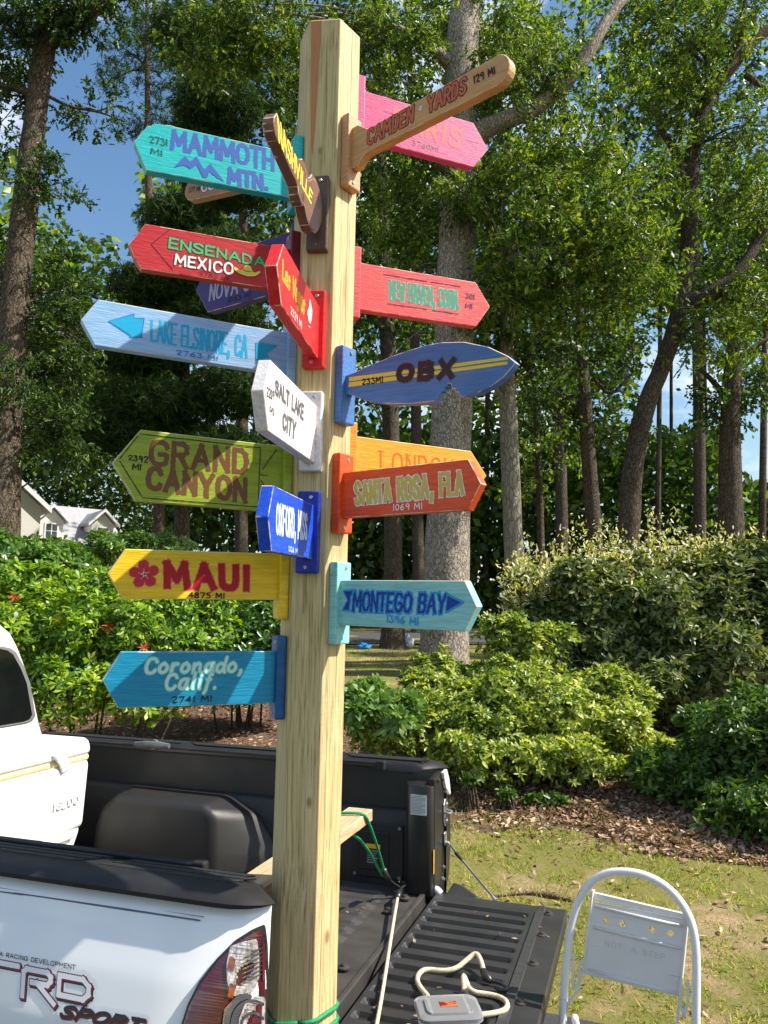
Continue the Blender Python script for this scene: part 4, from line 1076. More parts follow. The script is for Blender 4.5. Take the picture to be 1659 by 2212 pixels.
gh = B().tube([tw(-.118,.465,.128), tw(-.122,.50,.100), tw(-.115,.53,.075)], [.012,.013,.008], 8).done('hook_grip', HOOKM, gc, True)
B().tube(smooth_path([tw(-.117,.525,.08), tw(-.105,.56,.05), tw(-.09,.59,.03), tw(-.082,.60,.012), tw(-.095,.585,.006), tw(-.11,.575,.02)]), .0042, 8).done('hook', HOOKM, gc, True)
zb = FLOOR_Z + .105
def wrap(r, dz, tilt, n=24):
    pts = []
    for i in range(n + 1):
        t = 2*math.pi*i/n
        k = R(60); m_ = (t - HEX_A + R(30)) % k - k/2
        rr = (APO + r) / math.cos(max(-.5, min(.5, m_))) if abs(m_) < .5 else (APO + r)/math.cos(.5)
        c = p0 + AX * (zb + dz - p0.z)
        pts.append(Vector((c.x + rr*math.sin(t), c.y - rr*math.cos(t), c.z + tilt*math.sin(t*1.0 + .4))))
    return pts
pc = B()
path = wrap(.0052, .018, .012) + wrap(.0056, .004, -.008)[1:] + wrap(.0052, -.008, -.012)[1:]
pc.tube(path, .0055, 8)
tag(pc.done('bungee_cord', GREEN, None, True), 'green bungee cord wound round the foot of the signpost', 'bungee cord')
bc = cord('bungee_cord', [tw(-.072,.50,.03), tw(.0,.20,.022), tw(.10,-.20,.016), tw(.16,-.46,.012), tw(.19,-.60,.008)], .0056, BEIGE, 'taut beige bungee cord running from the bed floor across the open tailgate', 'bungee cord')
B().tube([tw(-.066,.475,.03), tw(-.074,.52,.034), tw(-.08,.55,.03)], [.010,.013,.006], 8).done('hook_grip', HOOKM, bc, True)
B().tube(smooth_path([tw(-.08,.54,.03), tw(-.085,.60,.03), tw(-.075,.63,.028), tw(-.09,.645,.03), tw(-.105,.63,.04), tw(-.10,.60,.045)]), .0045, 8).done('hook', HOOKM, bc, True)
lp = [(.250,-.215),(.225,-.165),(.193,-.127),(.168,-.085),(.160,-.04),(.170,.0),(.225,.004),(.262,.022),(.288,.060),(.310,.083),(.330,.06),(.348,.018)]
zz_ = [.010]*7 + [.014,.030,.045,.035,.018]
lc = cord('bungee_cord', [tw(a, b_, c) for (a, b_), c in zip(lp, zz_)], .0075, BEIGE, 'loose beige bungee cord lying in loops on the tailgate beside the plastic tub', 'bungee cord')
B().tube(smooth_path([tw(.318,-.115,.012), tw(.300,-.058,.035), tw(.306,-.060,.030), tw(.330,-.098,.010), tw(.393,-.088,.009), tw(.430,-.105,.010), tw(.446,-.140,.010), tw(.438,-.175,.010), tw(.384,-.214,.010), tw(.31,-.25,.010), tw(.262,-.235,.010), tw(.250,-.215,.010)]), .0075, 8).done('cord_end', BEIGE, lc, True)
B().tube([tw(.345,.022,.02), tw(.358,-.002,.016), tw(.375,-.02,.014)], [.011,.013,.008], 8).done('hook_grip', HOOKM, lc, True)
B().tube(smooth_path([tw(.372,-.015,.014), tw(.40,-.02,.014), tw(.425,-.035,.012), tw(.424,-.052,.010), tw(.405,-.055,.010), tw(.39,-.046,.012)]), .005, 8).done('hook', HOOKM, lc, True)
B().tube([tw(.317,-.100,.014), tw(.322,-.130,.012), tw(.33,-.155,.010)], [.008,.013,.008], 8).done('hook_grip', HOOKM, lc, True)

# plastic tub of screws
tub = empty('plastic_tub', tw(.335, -.385, .001), -PSI + .42, 'clear plastic tub of screws with a red and black label, on the tailgate', 'tub')
TUB = bpy.data.materials.new('cloudy_plastic'); N, L = nodes_of(TUB); p = N['Principled BSDF']
p.inputs['Base Color'].default_value = (.78,.80,.82,1); p.inputs['Roughness'].default_value = .3; p.inputs['Transmission Weight'].default_value = .78; p.inputs['IOR'].default_value = 1.2
tn = N.new('ShaderNodeTexNoise'); tn.inputs['Scale'].default_value = 14; tr = N.new('ShaderNodeMapRange'); tr.inputs['To Min'].default_value = .22; tr.inputs['To Max'].default_value = .42; L.new(tn.outputs['Fac'], tr.inputs['Value']); L.new(tr.outputs['Result'], p.inputs['Roughness'])
def rrect(a, b_, r, z, n=5):
    P = []
    for cx, cy, t0 in ((a-r, b_-r, 0), (-a+r, b_-r, 90), (-a+r, -b_+r, 180), (a-r, -b_+r, 270)):
        P += [(cx + r*math.cos(R(t0 + 90*i/n)), cy + r*math.sin(R(t0 + 90*i/n)), z) for i in range(n+1)]
    return P
B().loft([rrect(.066,.048,.022,.001), rrect(.068,.050,.022,.004), rrect(.074,.056,.024,.094), rrect(.077,.059,.024,.096), rrect(.077,.059,.024,.100)], True, True).done('tub_body', TUB, tub, 'auto')
ld = B().loft([rrect(.081,.063,.026,.100), rrect(.081,.063,.026,.112), rrect(.078,.060,.026,.115), rrect(.060,.044,.020,.115), rrect(.058,.042,.020,.121), rrect(.030,.030,.016,.121)], True, True).done('lid', TUB, tub, 'auto')
B().box(-.022,.022,-.014,.014,.1212,.1218).done('lid_sticker', surf('sticker_red', lin(110,30,26), lin(170,96,64), rough=.4, vscale=60, contrast=(.45,.55)), ld)
B().box(-.05,-.044,-.040,.040,.115,.119).bevel(.001).done('lid_ridge', TUB, ld); B().box(.044,.05,-.040,.040,.115,.119).bevel(.001).done('lid_ridge', TUB, ld)
lb_b = surf('label_black', (.015,.015,.016,1), (.03,.03,.03,1), rough=.3, vscale=30); lb_r = surf('label_red', lin(132,22,30), lin(110,16,24), rough=.3, vscale=30)
for s_ in (0, 1):
    W = .050 if s_ == 0 else .034
    y = .058 if s_ == 0 else .0762
    f_ = (lambda x, z: (x, -.0515 - (z-.02)*.068, z)) if s_ == 0 else (lambda x, z: (.0695 + (z-.02)*.068, x, z))
    lab = decal('label', lb_b, tub, (-W-.004, W+.004, .008, .090), .004, lambda X, Y: np.maximum(np.abs(X) - W, np.abs(Y - .048) - .034), f_)
    f2 = (lambda x, z: (x, -.0521 - (z-.02)*.068, z)) if s_ == 0 else (lambda x, z: (.0701 + (z-.02)*.068, x, z))
    decal('label_band', lb_r, lab, (-W, W, .066, .080), .003, lambda X, Y: np.maximum(np.abs(X) - W, np.abs(Y - .074) - .005), f2)
    ts = text_segments('TRIM SCREWS', [(-W*.85,.055),(W*.8,.055),(W*.8,.063),(-W*.85,.063)], .3)
    f3 = (lambda x, z: (x, -.0524 - (z-.02)*.068, z)) if s_ == 0 else (lambda x, z: (.0704 + (z-.02)*.068, x, z))
    decal('label_lettering', surf('print_white', (.7,.7,.7,1), vscale=90), lab, (-W, W, .05, .068), .001, lambda X, Y: d_segs(X, Y, ts) - .0011, f3)
for i in range(10):
    x = -.04 + .008*i
    B().tube([(x, -.03 + .004*(i % 3), .062 + .002*(i % 4)), (x + .03, .004*(i % 5), .066)], .0022, 5).done('screw', surf('brass_screw', lin(206,180,128), lin(150,126,84), rough=.35, metal=.7, vscale=90), tub)
tub.scale = (1, 1, .86)
# ================================================================== the ground
def tv(x, y): return (x - TX) * np.sin(PSI) + (y - TY) * np.cos(PSI)
def gz(x, y):
    d = tv(x, y) - 1.45
    z = np.where(d < 0, 0, np.where(d < 10, .085*d, .85 + .03*(np.minimum(d, 60) - 10)))
    z = np.where((d >= 0) & (d < 1.0), .0425*d*d + .0425*d, z)
    return z + np.where(d > 0, 1, 0) * .03 * np.sin(x*1.7 + .4*y) * np.sin(y*1.3 - x*.5) * np.clip(d, 0, 1)
def gzf(x, y): return float(gz(np.array(x, float), np.array(y, float)))

def spaced(a, b_, fine0, fine1, df, growth=1.18):
    xs = list(np.arange(fine0, fine1 + 1e-6, df)); st = df
    while xs[-1] < b_: st *= growth; xs.append(min(b_, xs[-1] + st))
    st = df
    while xs[0] > a: st *= growth; xs.insert(0, max(a, xs[0] - st))
    return np.array(xs)
gx, gy = spaced(-500, 500, -6, 7, .14), spaced(-60, 900, 2.0, 16, .14)
GX, GY = np.meshgrid(gx, gy, indexing='ij')
V = np.stack([GX, GY, gz(GX, GY)], -1).reshape(-1, 3)
ny_ = len(gy); ii, jj = np.meshgrid(np.arange(len(gx)-1), np.arange(ny_-1), indexing='ij')
i0 = (ii*ny_ + jj).ravel()
F = np.stack([i0, i0+ny_, i0+ny_+1, i0+1], -1)

def ground_material():
    m = bpy.data.materials.new('lawn_and_litter'); N, L = nodes_of(m); p = N['Principled BSDF']
    p.inputs['Roughness'].default_value = .9; p.inputs['Specular IOR Level'].default_value = .15
    tc = N.new('ShaderNodeTexCoord')
    def noise(sc, det=4, rgh=.6):
        n = N.new('ShaderNodeTexNoise'); n.inputs['Scale'].default_value = sc; n.inputs['Detail'].default_value = det; n.inputs['Roughness'].default_value = rgh
        L.new(tc.outputs['Object'], n.inputs['Vector']); return n.outputs['Fac']
    def ramp(f, stops):
        r = N.new('ShaderNodeValToRGB'); e = r.color_ramp.elements
        e[0].position, e[0].color = stops[0]; e[1].position, e[1].color = stops[-1]
        for s_ in stops[1:-1]:
            k = e.new(s_[0]); k.color = s_[1]
        L.new(f, r.inputs['Fac']); return r.outputs['Color']
    def mixc(f, a, b_):
        q = N.new('ShaderNodeMix'); q.data_type = 'RGBA'; L.new(f, q.inputs['Factor']); L.new(a, q.inputs['A']); L.new(b_, q.inputs['B']); return q.outputs['Result']
    def mth(op, a, b_=0.0):
        q = N.new('ShaderNodeMath'); q.operation = op
        for i, v in enumerate((a, b_)):
            if isinstance(v, (int, float)): q.inputs[i].default_value = v
            else: L.new(v, q.inputs[i])
        return q.outputs[0]
    lawn = ramp(noise(55, 6, .75), [(.30, lin(110, 90, 62)), (.47, lin(130, 122, 70)), (.70, lin(116, 128, 54))])
    soil = ramp(noise(70, 6, .7), [(.3, lin(140, 114, 86)), (.7, lin(196, 170, 136))])
    near = mixc(ramp(noise(1.7, 5, .65), [(.50, (0,0,0,1)), (.64, (1,1,1,1))]), lawn, soil)
    litter = ramp(noise(38, 7, .8), [(.30, lin(58, 44, 36)), (.5, lin(104, 82, 68)), (.72, lin(150, 126, 108))])
    dt = N.new('ShaderNodeVectorMath'); dt.operation = 'DOT_PRODUCT'; dt.inputs[1].default_value = (math.sin(PSI), math.cos(PSI), 0)
    L.new(tc.outputs['Object'], dt.inputs[0])
    vpos = mth('ADD', mth('SUBTRACT', dt.outputs['Value'], TX*math.sin(PSI) + TY*math.cos(PSI)), mth('MULTIPLY', mth('SUBTRACT', noise(1.3, 4), .5), 1.6))
    band = mth('MULTIPLY', mth('GREATER_THAN', vpos, 3.75), mth('LESS_THAN', dt.outputs['Value'], 8.3 + TX*math.sin(PSI) + TY*math.cos(PSI)))
    L.new(mixc(band, near, litter), p.inputs['Base Color'])
    bp = N.new('ShaderNodeBump'); bp.inputs['Strength'].default_value = .8; bp.inputs['Distance'].default_value = .03
    L.new(noise(45, 6, .8), bp.inputs['Height']); L.new(bp.outputs['Normal'], p.inputs['Normal'])
    return m
g_ = npmesh('ground', V, F, ground_material(), None, True); g_['kind'] = 'structure'

ASPH = surf('asphalt', (.075,.073,.072,1), (.032,.032,.033,1), rough=.85, spec=.25, vscale=140, vdetail=6, contrast=(.35,.7), bump=.8, bscale=220, bdist=.006)
def sheet(name, quadf, nu, nv, mat, lift):
    Vs = []
    for i in range(nu+1):
        for j in range(nv+1):
            x, y = quadf(i/nu, j/nv); Vs.append((x, y, gzf(x, y) + lift))
    Fs = [(i*(nv+1)+j, (i+1)*(nv+1)+j, (i+1)*(nv+1)+j+1, i*(nv+1)+j+1) for i in range(nu) for j in range(nv)]
    o = mesh(name, Vs, Fs, mat, None, True); o['kind'] = 'structure'; return o
def drive(a, b_):
    u = -26 + 46*a; v = -9 + (10.42 + .05*math.sin(u*2.3) + .03*math.sin(u*7.1))*b_
    w = truck_world(u, v, 0); return w.x, w.y
sheet('driveway', drive, 160, 12, ASPH, .012)
def road(a, b_):
    x = -160 + 320*a; y = 20.6 + .075*x + 6.2*b_
    return x, y
sheet('road', road, 120, 4, surf('road_asphalt', (.085,.083,.082,1), (.055,.055,.056,1), rough=.85, spec=.2, vscale=30, vdetail=6), .03)

# ================================================================== leaves
def leaf_material(name, cols, trans=.4, rough=.42, spec=.45, back=None):
    m = bpy.data.materials.new(name); N, L = nodes_of(m); p = N['Principled BSDF']
    p.inputs['Roughness'].default_value = rough; p.inputs['Specular IOR Level'].default_value = spec
    ge = N.new('ShaderNodeNewGeometry'); rp = N.new('ShaderNodeValToRGB'); e = rp.color_ramp.elements
    e[0].position, e[0].color = 0, cols[0]; e[1].position, e[1].color = 1, cols[-1]
    for i, c in enumerate(cols[1:-1]):
        k = e.new((i+1)/(len(cols)-1)); k.color = c
    tc = N.new('ShaderNodeTexCoord'); no = N.new('ShaderNodeTexNoise'); no.inputs['Scale'].default_value = 1.1; no.inputs['Detail'].default_value = 2
    L.new(tc.outputs['Object'], no.inputs['Vector'])
    a = N.new('ShaderNodeMath'); a.operation = 'MULTIPLY_ADD'; a.inputs[1].default_value = .9; a.inputs[2].default_value = -.45; L.new(no.outputs['Fac'], a.inputs[0])
    b_ = N.new('ShaderNodeMath'); b_.operation = 'ADD'; L.new(ge.outputs['Random Per Island'], b_.inputs[0]); L.new(a.outputs[0], b_.inputs[1])
    L.new(b_.outputs[0], rp.inputs['Fac'])
    col = rp.outputs['Color']
    if back is not None:
        mb = N.new('ShaderNodeMix'); mb.data_type = 'RGBA'; L.new(ge.outputs['Backfacing'], mb.inputs['Factor']); L.new(col, mb.inputs['A']); mb.inputs['B'].default_value = back; col = mb.outputs['Result']
    L.new(col, p.inputs['Base Color'])
    t = N.new('ShaderNodeBsdfTranslucent')
    ga = N.new('ShaderNodeMix'); ga.data_type = 'RGBA'; ga.blend_type = 'MULTIPLY'; ga.inputs['Factor'].default_value = 1; ga.inputs['B'].default_value = (1.5, 1.55, .55, 1); L.new(col, ga.inputs['A'])
    L.new(ga.outputs['Result'], t.inputs['Color'])
    mx = N.new('ShaderNodeMixShader'); mx.inputs['Fac'].default_value = trans
    L.new(p.outputs['BSDF'], mx.inputs[1]); L.new(t.outputs['BSDF'], mx.inputs[2]); L.new(mx.outputs['Shader'], N['Material Output'].inputs['Surface'])
    return m
LM_OAK = leaf_material('oak_leaves', [lin(44,70,26), lin(70,98,32), lin(104,128,40), lin(148,162,58)], .42)
LM_OAK2 = leaf_material('oak_leaves_dark', [lin(30,52,22), lin(50,76,28), lin(82,108,36)], .42)
LM_PINE = leaf_material('pine_needles', [lin(30,52,26), lin(46,70,30), lin(66,88,36)], .25, .6, .2)
LM_WOOD = leaf_material('woodland_leaves', [lin(36,62,24), lin(62,92,32), lin(98,126,40), lin(142,162,60)], .44)
LM_PIER = leaf_material('pieris_leaves', [lin(50,86,24), lin(86,126,32), lin(130,160,44), lin(176,192,70)], .38, .36, .4)
LM_CAM = leaf_material('camellia_leaves', [lin(48,84,34), lin(76,114,40), lin(116,144,60)], .28, .28, .5)
LM_AZA = leaf_material('azalea_leaves', [lin(72,96,36), lin(112,134,50), lin(156,168,74), lin(196,198,108)], .38, .38, .45)
LM_RHO = leaf_material('rhododendron_leaves', [lin(70,104,48), lin(100,134,62), lin(134,162,86)], .3, .38, .4)
LM_ELA = leaf_material('elaeagnus_leaves', [lin(36,58,28), lin(56,78,34), lin(90,106,46), lin(138,144,72)], .28, .38, .35, lin(116,124,76))
LM_ELT = leaf_material('elaeagnus_sunlit_tips', [lin(132,136,62), lin(164,164,84), lin(198,192,120)], .35, .36, .5, lin(214,210,186))  # young growth, with the sunlit top of the hedge put into the colour
LM_SHR = leaf_material('shrub_leaves', [lin(52,80,32), lin(72,102,38), lin(104,130,52)], .32, .38, .4)
LM_GRASS = leaf_material('grass_blades', [lin(80,112,36), lin(118,142,46), lin(160,164,74), lin(208,190,130)], .4, .6, .25)
LM_LIT = leaf_material('dead_leaves', [lin(84,62,50), lin(124,96,78), lin(160,130,108), lin(196,170,146)], .12, .8, .15)
LM_RED = leaf_material('red_new_leaves', [lin(150,50,28), lin(196,86,50), lin(206,120,84)], .3, .4, .4)

OAK = (np.array([(0,0,0),(.20,.14,.03),(.34,.07,.015),(.52,.27,.06),(.66,.10,.02),(.82,.19,.045),(1,0,0),(.82,-.19,.045),(.66,-.10,.02),(.52,-.27,.06),(.34,-.07,.015),(.20,-.14,.03),(.34,0,0),(.66,0,0)]),
       np.array([(0,1,2),(0,2,12),(12,2,3),(12,3,4),(12,4,13),(13,4,5),(13,5,6),(0,11,10),(0,10,12),(12,10,9),(12,9,8),(12,8,13),(13,8,7),(13,7,6)]))
ELL = (np.array([(0,0,0),(.28,.17,.04),(.68,.17,.03),(1,0,-.04),(.68,-.17,.03),(.28,-.17,.04)]), np.array([(0,1,2),(0,2,3),(0,3,4),(0,4,5)]))
OBL = (np.array([(0,.02,0),(.30,.07,.02),(.72,.17,.05),(1,0,-.02),(.72,-.17,.05),(.30,-.07,.02)]), np.array([(0,1,5),(1,2,5),(2,4,5),(2,3,4)]))
NAR = (np.array([(0,0,0),(.45,.11,.03),(1,0,-.08),(.45,-.11,.03)]), np.array([(0,1,2),(0,2,3)]))
DIA = (np.array([(0,0,0),(.5,.30,.06),(1,0,0),(.5,-.30,.06)]), np.array([(0,1,2),(0,2,3)]))
NEE = (np.array([(0,.012,0),(0,-.012,0),(1,0,0)]), np.array([(0,1,2)]))
BLA = (np.array([(0,.055,0),(0,-.055,0),(.55,-.04,.06),(.55,.04,.06),(1,0,.22)]), np.array([(0,1,2),(0,2,3),(3,2,4)]))

def unit(a): return a / np.maximum(np.linalg.norm(a, axis=-1, keepdims=True), 1e-9)
def leaves(name, C, D, S, tmpl, mat, parent=None, up=.6, kind='stuff', NT=None):
    """one mesh of many small leaves: base points C, axes D, lengths S; up = how far the blades turn to the sky"""
    T, TF = tmpl
    D = unit(D); n = len(C)
    nt = unit(rng.normal(size=(n, 3)) * (1 - up) + (np.array([0, 0, 1.0]) if NT is None else NT) * up)
    s = unit(np.cross(nt, D)); nn = np.cross(D, s)
    S = np.asarray(S)[:, None, None]
    V = C[:, None, :] + S * (T[None, :, 0:1]*D[:, None, :] + T[None, :, 1:2]*s[:, None, :] + T[None, :, 2:3]*nn[:, None, :])
    F = (TF[None] + (np.arange(n) * len(T))[:, None, None]).reshape(-1, 3)
    o = npmesh(name, V.reshape(-1, 3), F, mat, parent)
    if kind: o['kind'] = kind
    return o
def ball(n):
    return unit(rng.normal(size=(n, 3))) * rng.random((n, 1)) ** (1/3)
def clumped(blobs, per, sub, sig):
    """leaves strung along short sprays inside every blob (centre, radii, weight); returns base points, axes and spray lines"""
    out, ax, tw_ = [], [], []
    for c, r, w in blobs:
        ns = max(6, int(sub * 5 * w)); q = ball(ns); cc = np.array(c) + q * np.array(r)
        dd = unit(q * .8 + rng.normal(size=(ns, 3)) * .7 + np.array([0, 0, -.12])) * (sig * rng.uniform(1.6, 3.4, (ns, 1)))
        n = int(per * w); k = rng.integers(0, ns, n); t = rng.random((n, 1)) ** .8
        out.append(cc[k] + dd[k] * t + rng.normal(size=(n, 3)) * sig * .32); ax.append(unit(dd[k]) * .7)
        tw_.append(np.concatenate([cc - dd * .25, dd * 1.25], 1))
    return np.concatenate(out), np.concatenate(ax), np.concatenate(tw_)

# ================================================================== trees
def bark(name, a, b_, sc=9.0):
    """plated bark: long cracked plates from stretched cells, broken up by noise"""
    if name in MATS: return MATS[name]
    m = bpy.data.materials.new(name); N, L = nodes_of(m); p = N['Principled BSDF']; p.inputs['Roughness'].default_value = .92; p.inputs['Specular IOR Level'].default_value = .12
    tc = N.new('ShaderNodeTexCoord'); wn_ = N.new('ShaderNodeTexNoise'); wn_.inputs['Scale'].default_value = sc*.9; wn_.inputs['Detail'].default_value = 5; L.new(tc.outputs['Object'], wn_.inputs['Vector'])
    sc1 = N.new('ShaderNodeVectorMath'); sc1.operation = 'MULTIPLY_ADD'; sc1.inputs[1].default_value = (.16, .16, .30); L.new(wn_.outputs['Color'], sc1.inputs[0]); L.new(tc.outputs['Object'], sc1.inputs[2])
    mp = N.new('ShaderNodeMapping'); mp.inputs['Scale'].default_value = (2.6, 2.6, .75); L.new(sc1.outputs['Vector'], mp.inputs['Vector'])
    vo = N.new('ShaderNodeTexVoronoi'); vo.feature = 'DISTANCE_TO_EDGE'; vo.inputs['Scale'].default_value = sc; L.new(mp.outputs['Vector'], vo.inputs['Vector'])
    cr = N.new('ShaderNodeMapRange'); cr.inputs['From Max'].default_value = .16; L.new(vo.outputs['Distance'], cr.inputs['Value'])
    n2 = N.new('ShaderNodeTexNoise'); n2.inputs['Scale'].default_value = sc*2.4; n2.inputs['Detail'].default_value = 7; n2.inputs['Roughness'].default_value = .7; L.new(mp.outputs['Vector'], n2.inputs['Vector'])
    n3 = N.new('ShaderNodeTexNoise'); n3.inputs['Scale'].default_value = 1.6; n3.inputs['Detail'].default_value = 3; L.new(tc.outputs['Object'], n3.inputs['Vector'])
    mu = N.new('ShaderNodeMath'); mu.operation = 'MULTIPLY'; L.new(cr.outputs['Result'], mu.inputs[0]); L.new(n2.outputs['Fac'], mu.inputs[1])
    ad = N.new('ShaderNodeMath'); ad.operation = 'MULTIPLY_ADD'; ad.inputs[1].default_value = .5; L.new(n3.outputs['Fac'], ad.inputs[0]); L.new(mu.outputs[0], ad.inputs[2])
    rp = N.new('ShaderNodeValToRGB'); e = rp.color_ramp.elements; e[0].position, e[0].color = .22, lin(*b_); e[1].position, e[1].color = .80, lin(*a); L.new(ad.outputs[0], rp.inputs['Fac']); L.new(rp.outputs['Color'], p.inputs['Base Color'])
    bp_ = N.new('ShaderNodeBump'); bp_.inputs['Strength'].default_value = .9; bp_.inputs['Distance'].default_value = .05; L.new(mu.outputs[0], bp_.inputs['Height']); L.new(bp_.outputs['Normal'], p.inputs['Normal'])
    MATS[name] = m
    return m
BK_OAK = bark('oak_bark', (190,180,166), (104,94,84)); BK_DARK = bark('dark_bark', (108,98,86), (52,46,40)); BK_GREY = bark('grey_bark', (156,152,138), (112,106,94), 5.0); BK_PINE = bark('pine_bark', (106,92,78), (60,50,42), 7.0)

def limb_mesh(name, path, mat, parent, n=12, knob=.06, seed=0):
    """tapered, slightly uneven limb through (x, y, z, r) points"""
    P = [Vector(q[:3]) for q in path]; rr = [q[3] for q in path]
    P2, R2 = [P[0]], [rr[0]]
    Q = smooth_path(P, 2)
    cum = [0]
    for a, c in zip(P, P[1:]): cum.append(cum[-1] + (c - a).length)
    L_ = [0]
    for a, c in zip(Q, Q[1:]): L_.append(L_[-1] + (c - a).length)
    rad = np.interp(np.array(L_) / max(L_[-1], 1e-6), np.array(cum) / max(cum[-1], 1e-6), rr)
    b = B().tube(Q, [float(r_) for r_ in rad], n)
    for v in b.bm.verts:
        q = v.co
        f = math.sin(q.x*9 + seed) * math.sin(q.z*5.3 + seed*2) + .6*math.sin(q.y*11 - q.z*3.1 + seed)
        v.co = q + Vector((math.sin(q.z*7+seed), math.cos(q.z*6.1+seed), 0)) * float(rad.mean()) * knob * f
    return b.done(name, mat, parent, True)

def px_path(pts, Y):
    out = []
    for q in pts:
        y = Y + (q[3] if len(q) > 3 else 0)
        w = at(q[0], q[1], y); out.append((w.x, w.y, w.z, q[2] * .5 * y / FOC))
    return out

def tree(name, label, Y, trunk, limbs, blobs, bk, leaf, per, size, tmpl, group=None, sub=14, sig=.22, cat='tree', twig=True, droop=.35, seed=1):
    tp = px_path(trunk, Y)
    b0 = tp[0]; z0 = gzf(b0[0], b0[1])
    root = empty(name, (0, 0, 0), 0, label, cat, group)
    root.location = (b0[0], b0[1], z0)
    off = Vector(root.location)
    low = []
    if b0[2] > z0 + .3: low = [(b0[0], b0[1], z0 - .05, b0[3]*1.45), (b0[0], b0[1], z0 + .22, b0[3]*1.12)]
    else: low = [(b0[0], b0[1], z0 - .08, b0[3]*1.2)]
    rel = lambda P: [(q[0]-off.x, q[1]-off.y, q[2]-off.z, q[3]) for q in P]
    limb_mesh('trunk', rel(low + tp), bk, root, 18, .05, seed)
    sk = [Vector(q[:3]) for q in tp]
    for i, lb in enumerate(limbs):
        lp_ = px_path(lb, Y); sk += [Vector(q[:3]) for q in lp_]
        limb_mesh('branch', rel(lp_), bk, root, 10, .06, seed + i)
    bl = []
    rr = random.Random(seed)
    for q in blobs:
        y = Y + (q[4] if len(q) > 4 else 0); c = at(q[0], q[1], y); k = y / FOC
        w = q[5] if len(q) > 5 else 1.0
        bl.append((tuple(c - off), (q[2]*k, (q[2]+q[3])*.5*k, q[3]*k), w))
        if twig:
            s_ = min(sk, key=lambda v: (v - c).length + (0 if v.z < c.z + .3 else 3))
            for t in range(3 if (s_ - c).length < 3.6 else 0):
                e = c + Vector((rr.uniform(-1,1)*q[2]*k*.7, rr.uniform(-1,1)*q[2]*k*.5, rr.uniform(-.6,.8)*q[3]*k))
                mid = s_.lerp(e, .5) + Vector((rr.uniform(-.2,.2), rr.uniform(-.2,.2), rr.uniform(.0,.35)))
                d = (e - s_).length; r0 = .012 + .010*min(d, 3)
                limb_mesh('branch', rel([(*s_, r0), (*mid, r0*.65), (*e, .006)]), bk, root, 6, .0, seed)
    if bl:
        C, A, TW = clumped(bl, per, sub, sig); n = len(C)
        D = A + rng.normal(size=(n, 3)) * .75 + np.array([0, 0, -droop])
        leaves('twigs', TW[:, :3], TW[:, 3:], np.linalg.norm(TW[:, 3:], axis=1), (NEE[0] * np.array([1, .9, 1]), NEE[1]), bk, root, .2)
        leaves('crown', C, D, size * rng.uniform(.7, 1.25, n), tmpl, leaf, root, .45)
    return root

tree('oak_tree', 'tall oak with rough brown trunk at the left edge of the picture', 11.0,
     [(-8,1290,84),(6,1150,74),(10,950,68),(28,700,60),(50,480,55),(70,300,51),(90,150,49),(102,60,47),(118,-60,36)],
     [[(100,90,50),(150,50,44),(200,15,34,-.2),(260,-30,20,-.4)], [(84,215,22),(40,190,18),(-20,185,12)], [(90,200,9),(150,232,7,.1),(210,240,5,.3),(270,262,3,.4)]],
     [(40,80,90,90,0,1.2),(-30,250,60,120,.2,.8),(110,20,60,40,-.4,.6),(215,15,90,40,-.2,.8),(95,395,50,50,-.3,.35),(-40,560,50,80,.5,.6),(125,640,50,60,.4,.6),(120,790,50,70,.5,.6),(160,735,40,40,.3,.3),(-40,900,50,70,.4,.6),(120,930,60,40,.3,.6),(200,238,70,18,.3,.22),(20,820,40,40,-.6,.25)],
     bark('brown_oak_bark', (118,106,90), (56,48,40)), LM_OAK2, 1700, .115, OAK, 'oak trees around the yard', 12, .17, seed=3)
tree('oak_tree', 'broad oak with pale plated bark standing on the lawn behind the signpost', 13.7,
     [(958,1450,112),(960,1380,104),(966,1200,98),(972,1000,92),(978,800,88),(984,600,86),(990,400,84),(994,200,80),(1000,60,74),(1010,-80,60)],
     [[(1020,300,54),(1060,270,46,-.2),(1130,248,40,-.4),(1200,205,36,-.5),(1262,130,32,-.6),(1300,60,28,-.6),(1350,-10,22,-.5)], [(985,375,30),(940,350,24,-.3),(890,300,16,-.5)], [(985,150,36),(930,100,26,-.3),(860,60,16,-.6)], [(975,640,16),(1030,610,11,-.3),(1090,560,7,-.6)]],
     [(560,40,130,60,-.8,1.2),(470,90,100,80,-.6,1.1),(650,150,60,60,.3,.6),(840,70,110,70,-.7,1.1),(850,200,60,60,-.5,.5),(1060,40,110,60,.6,1.1),(940,60,70,50,.7,.7),(890,330,80,50,-.6,.6),(870,470,90,60,.8,1.0),(1040,560,70,50,.9,.8),(890,600,80,40,.8,.7),(1010,420,60,35,-.9,.5),(1130,420,120,70,-.7,1.1),(1180,540,120,70,-1.0,1.2),(1110,640,90,50,-.6,.9),(1300,470,110,70,-.9,1.0),(1230,330,100,60,-.6,.9),(1150,130,110,70,-.6,1.0),(1120,220,70,40,-.3,.5),(1370,560,90,60,-1.0,.9),(1280,640,100,50,-.7,.8)],
     BK_OAK, LM_OAK, 2100, .125, OAK, 'oak trees around the yard', 14, .2, seed=5)
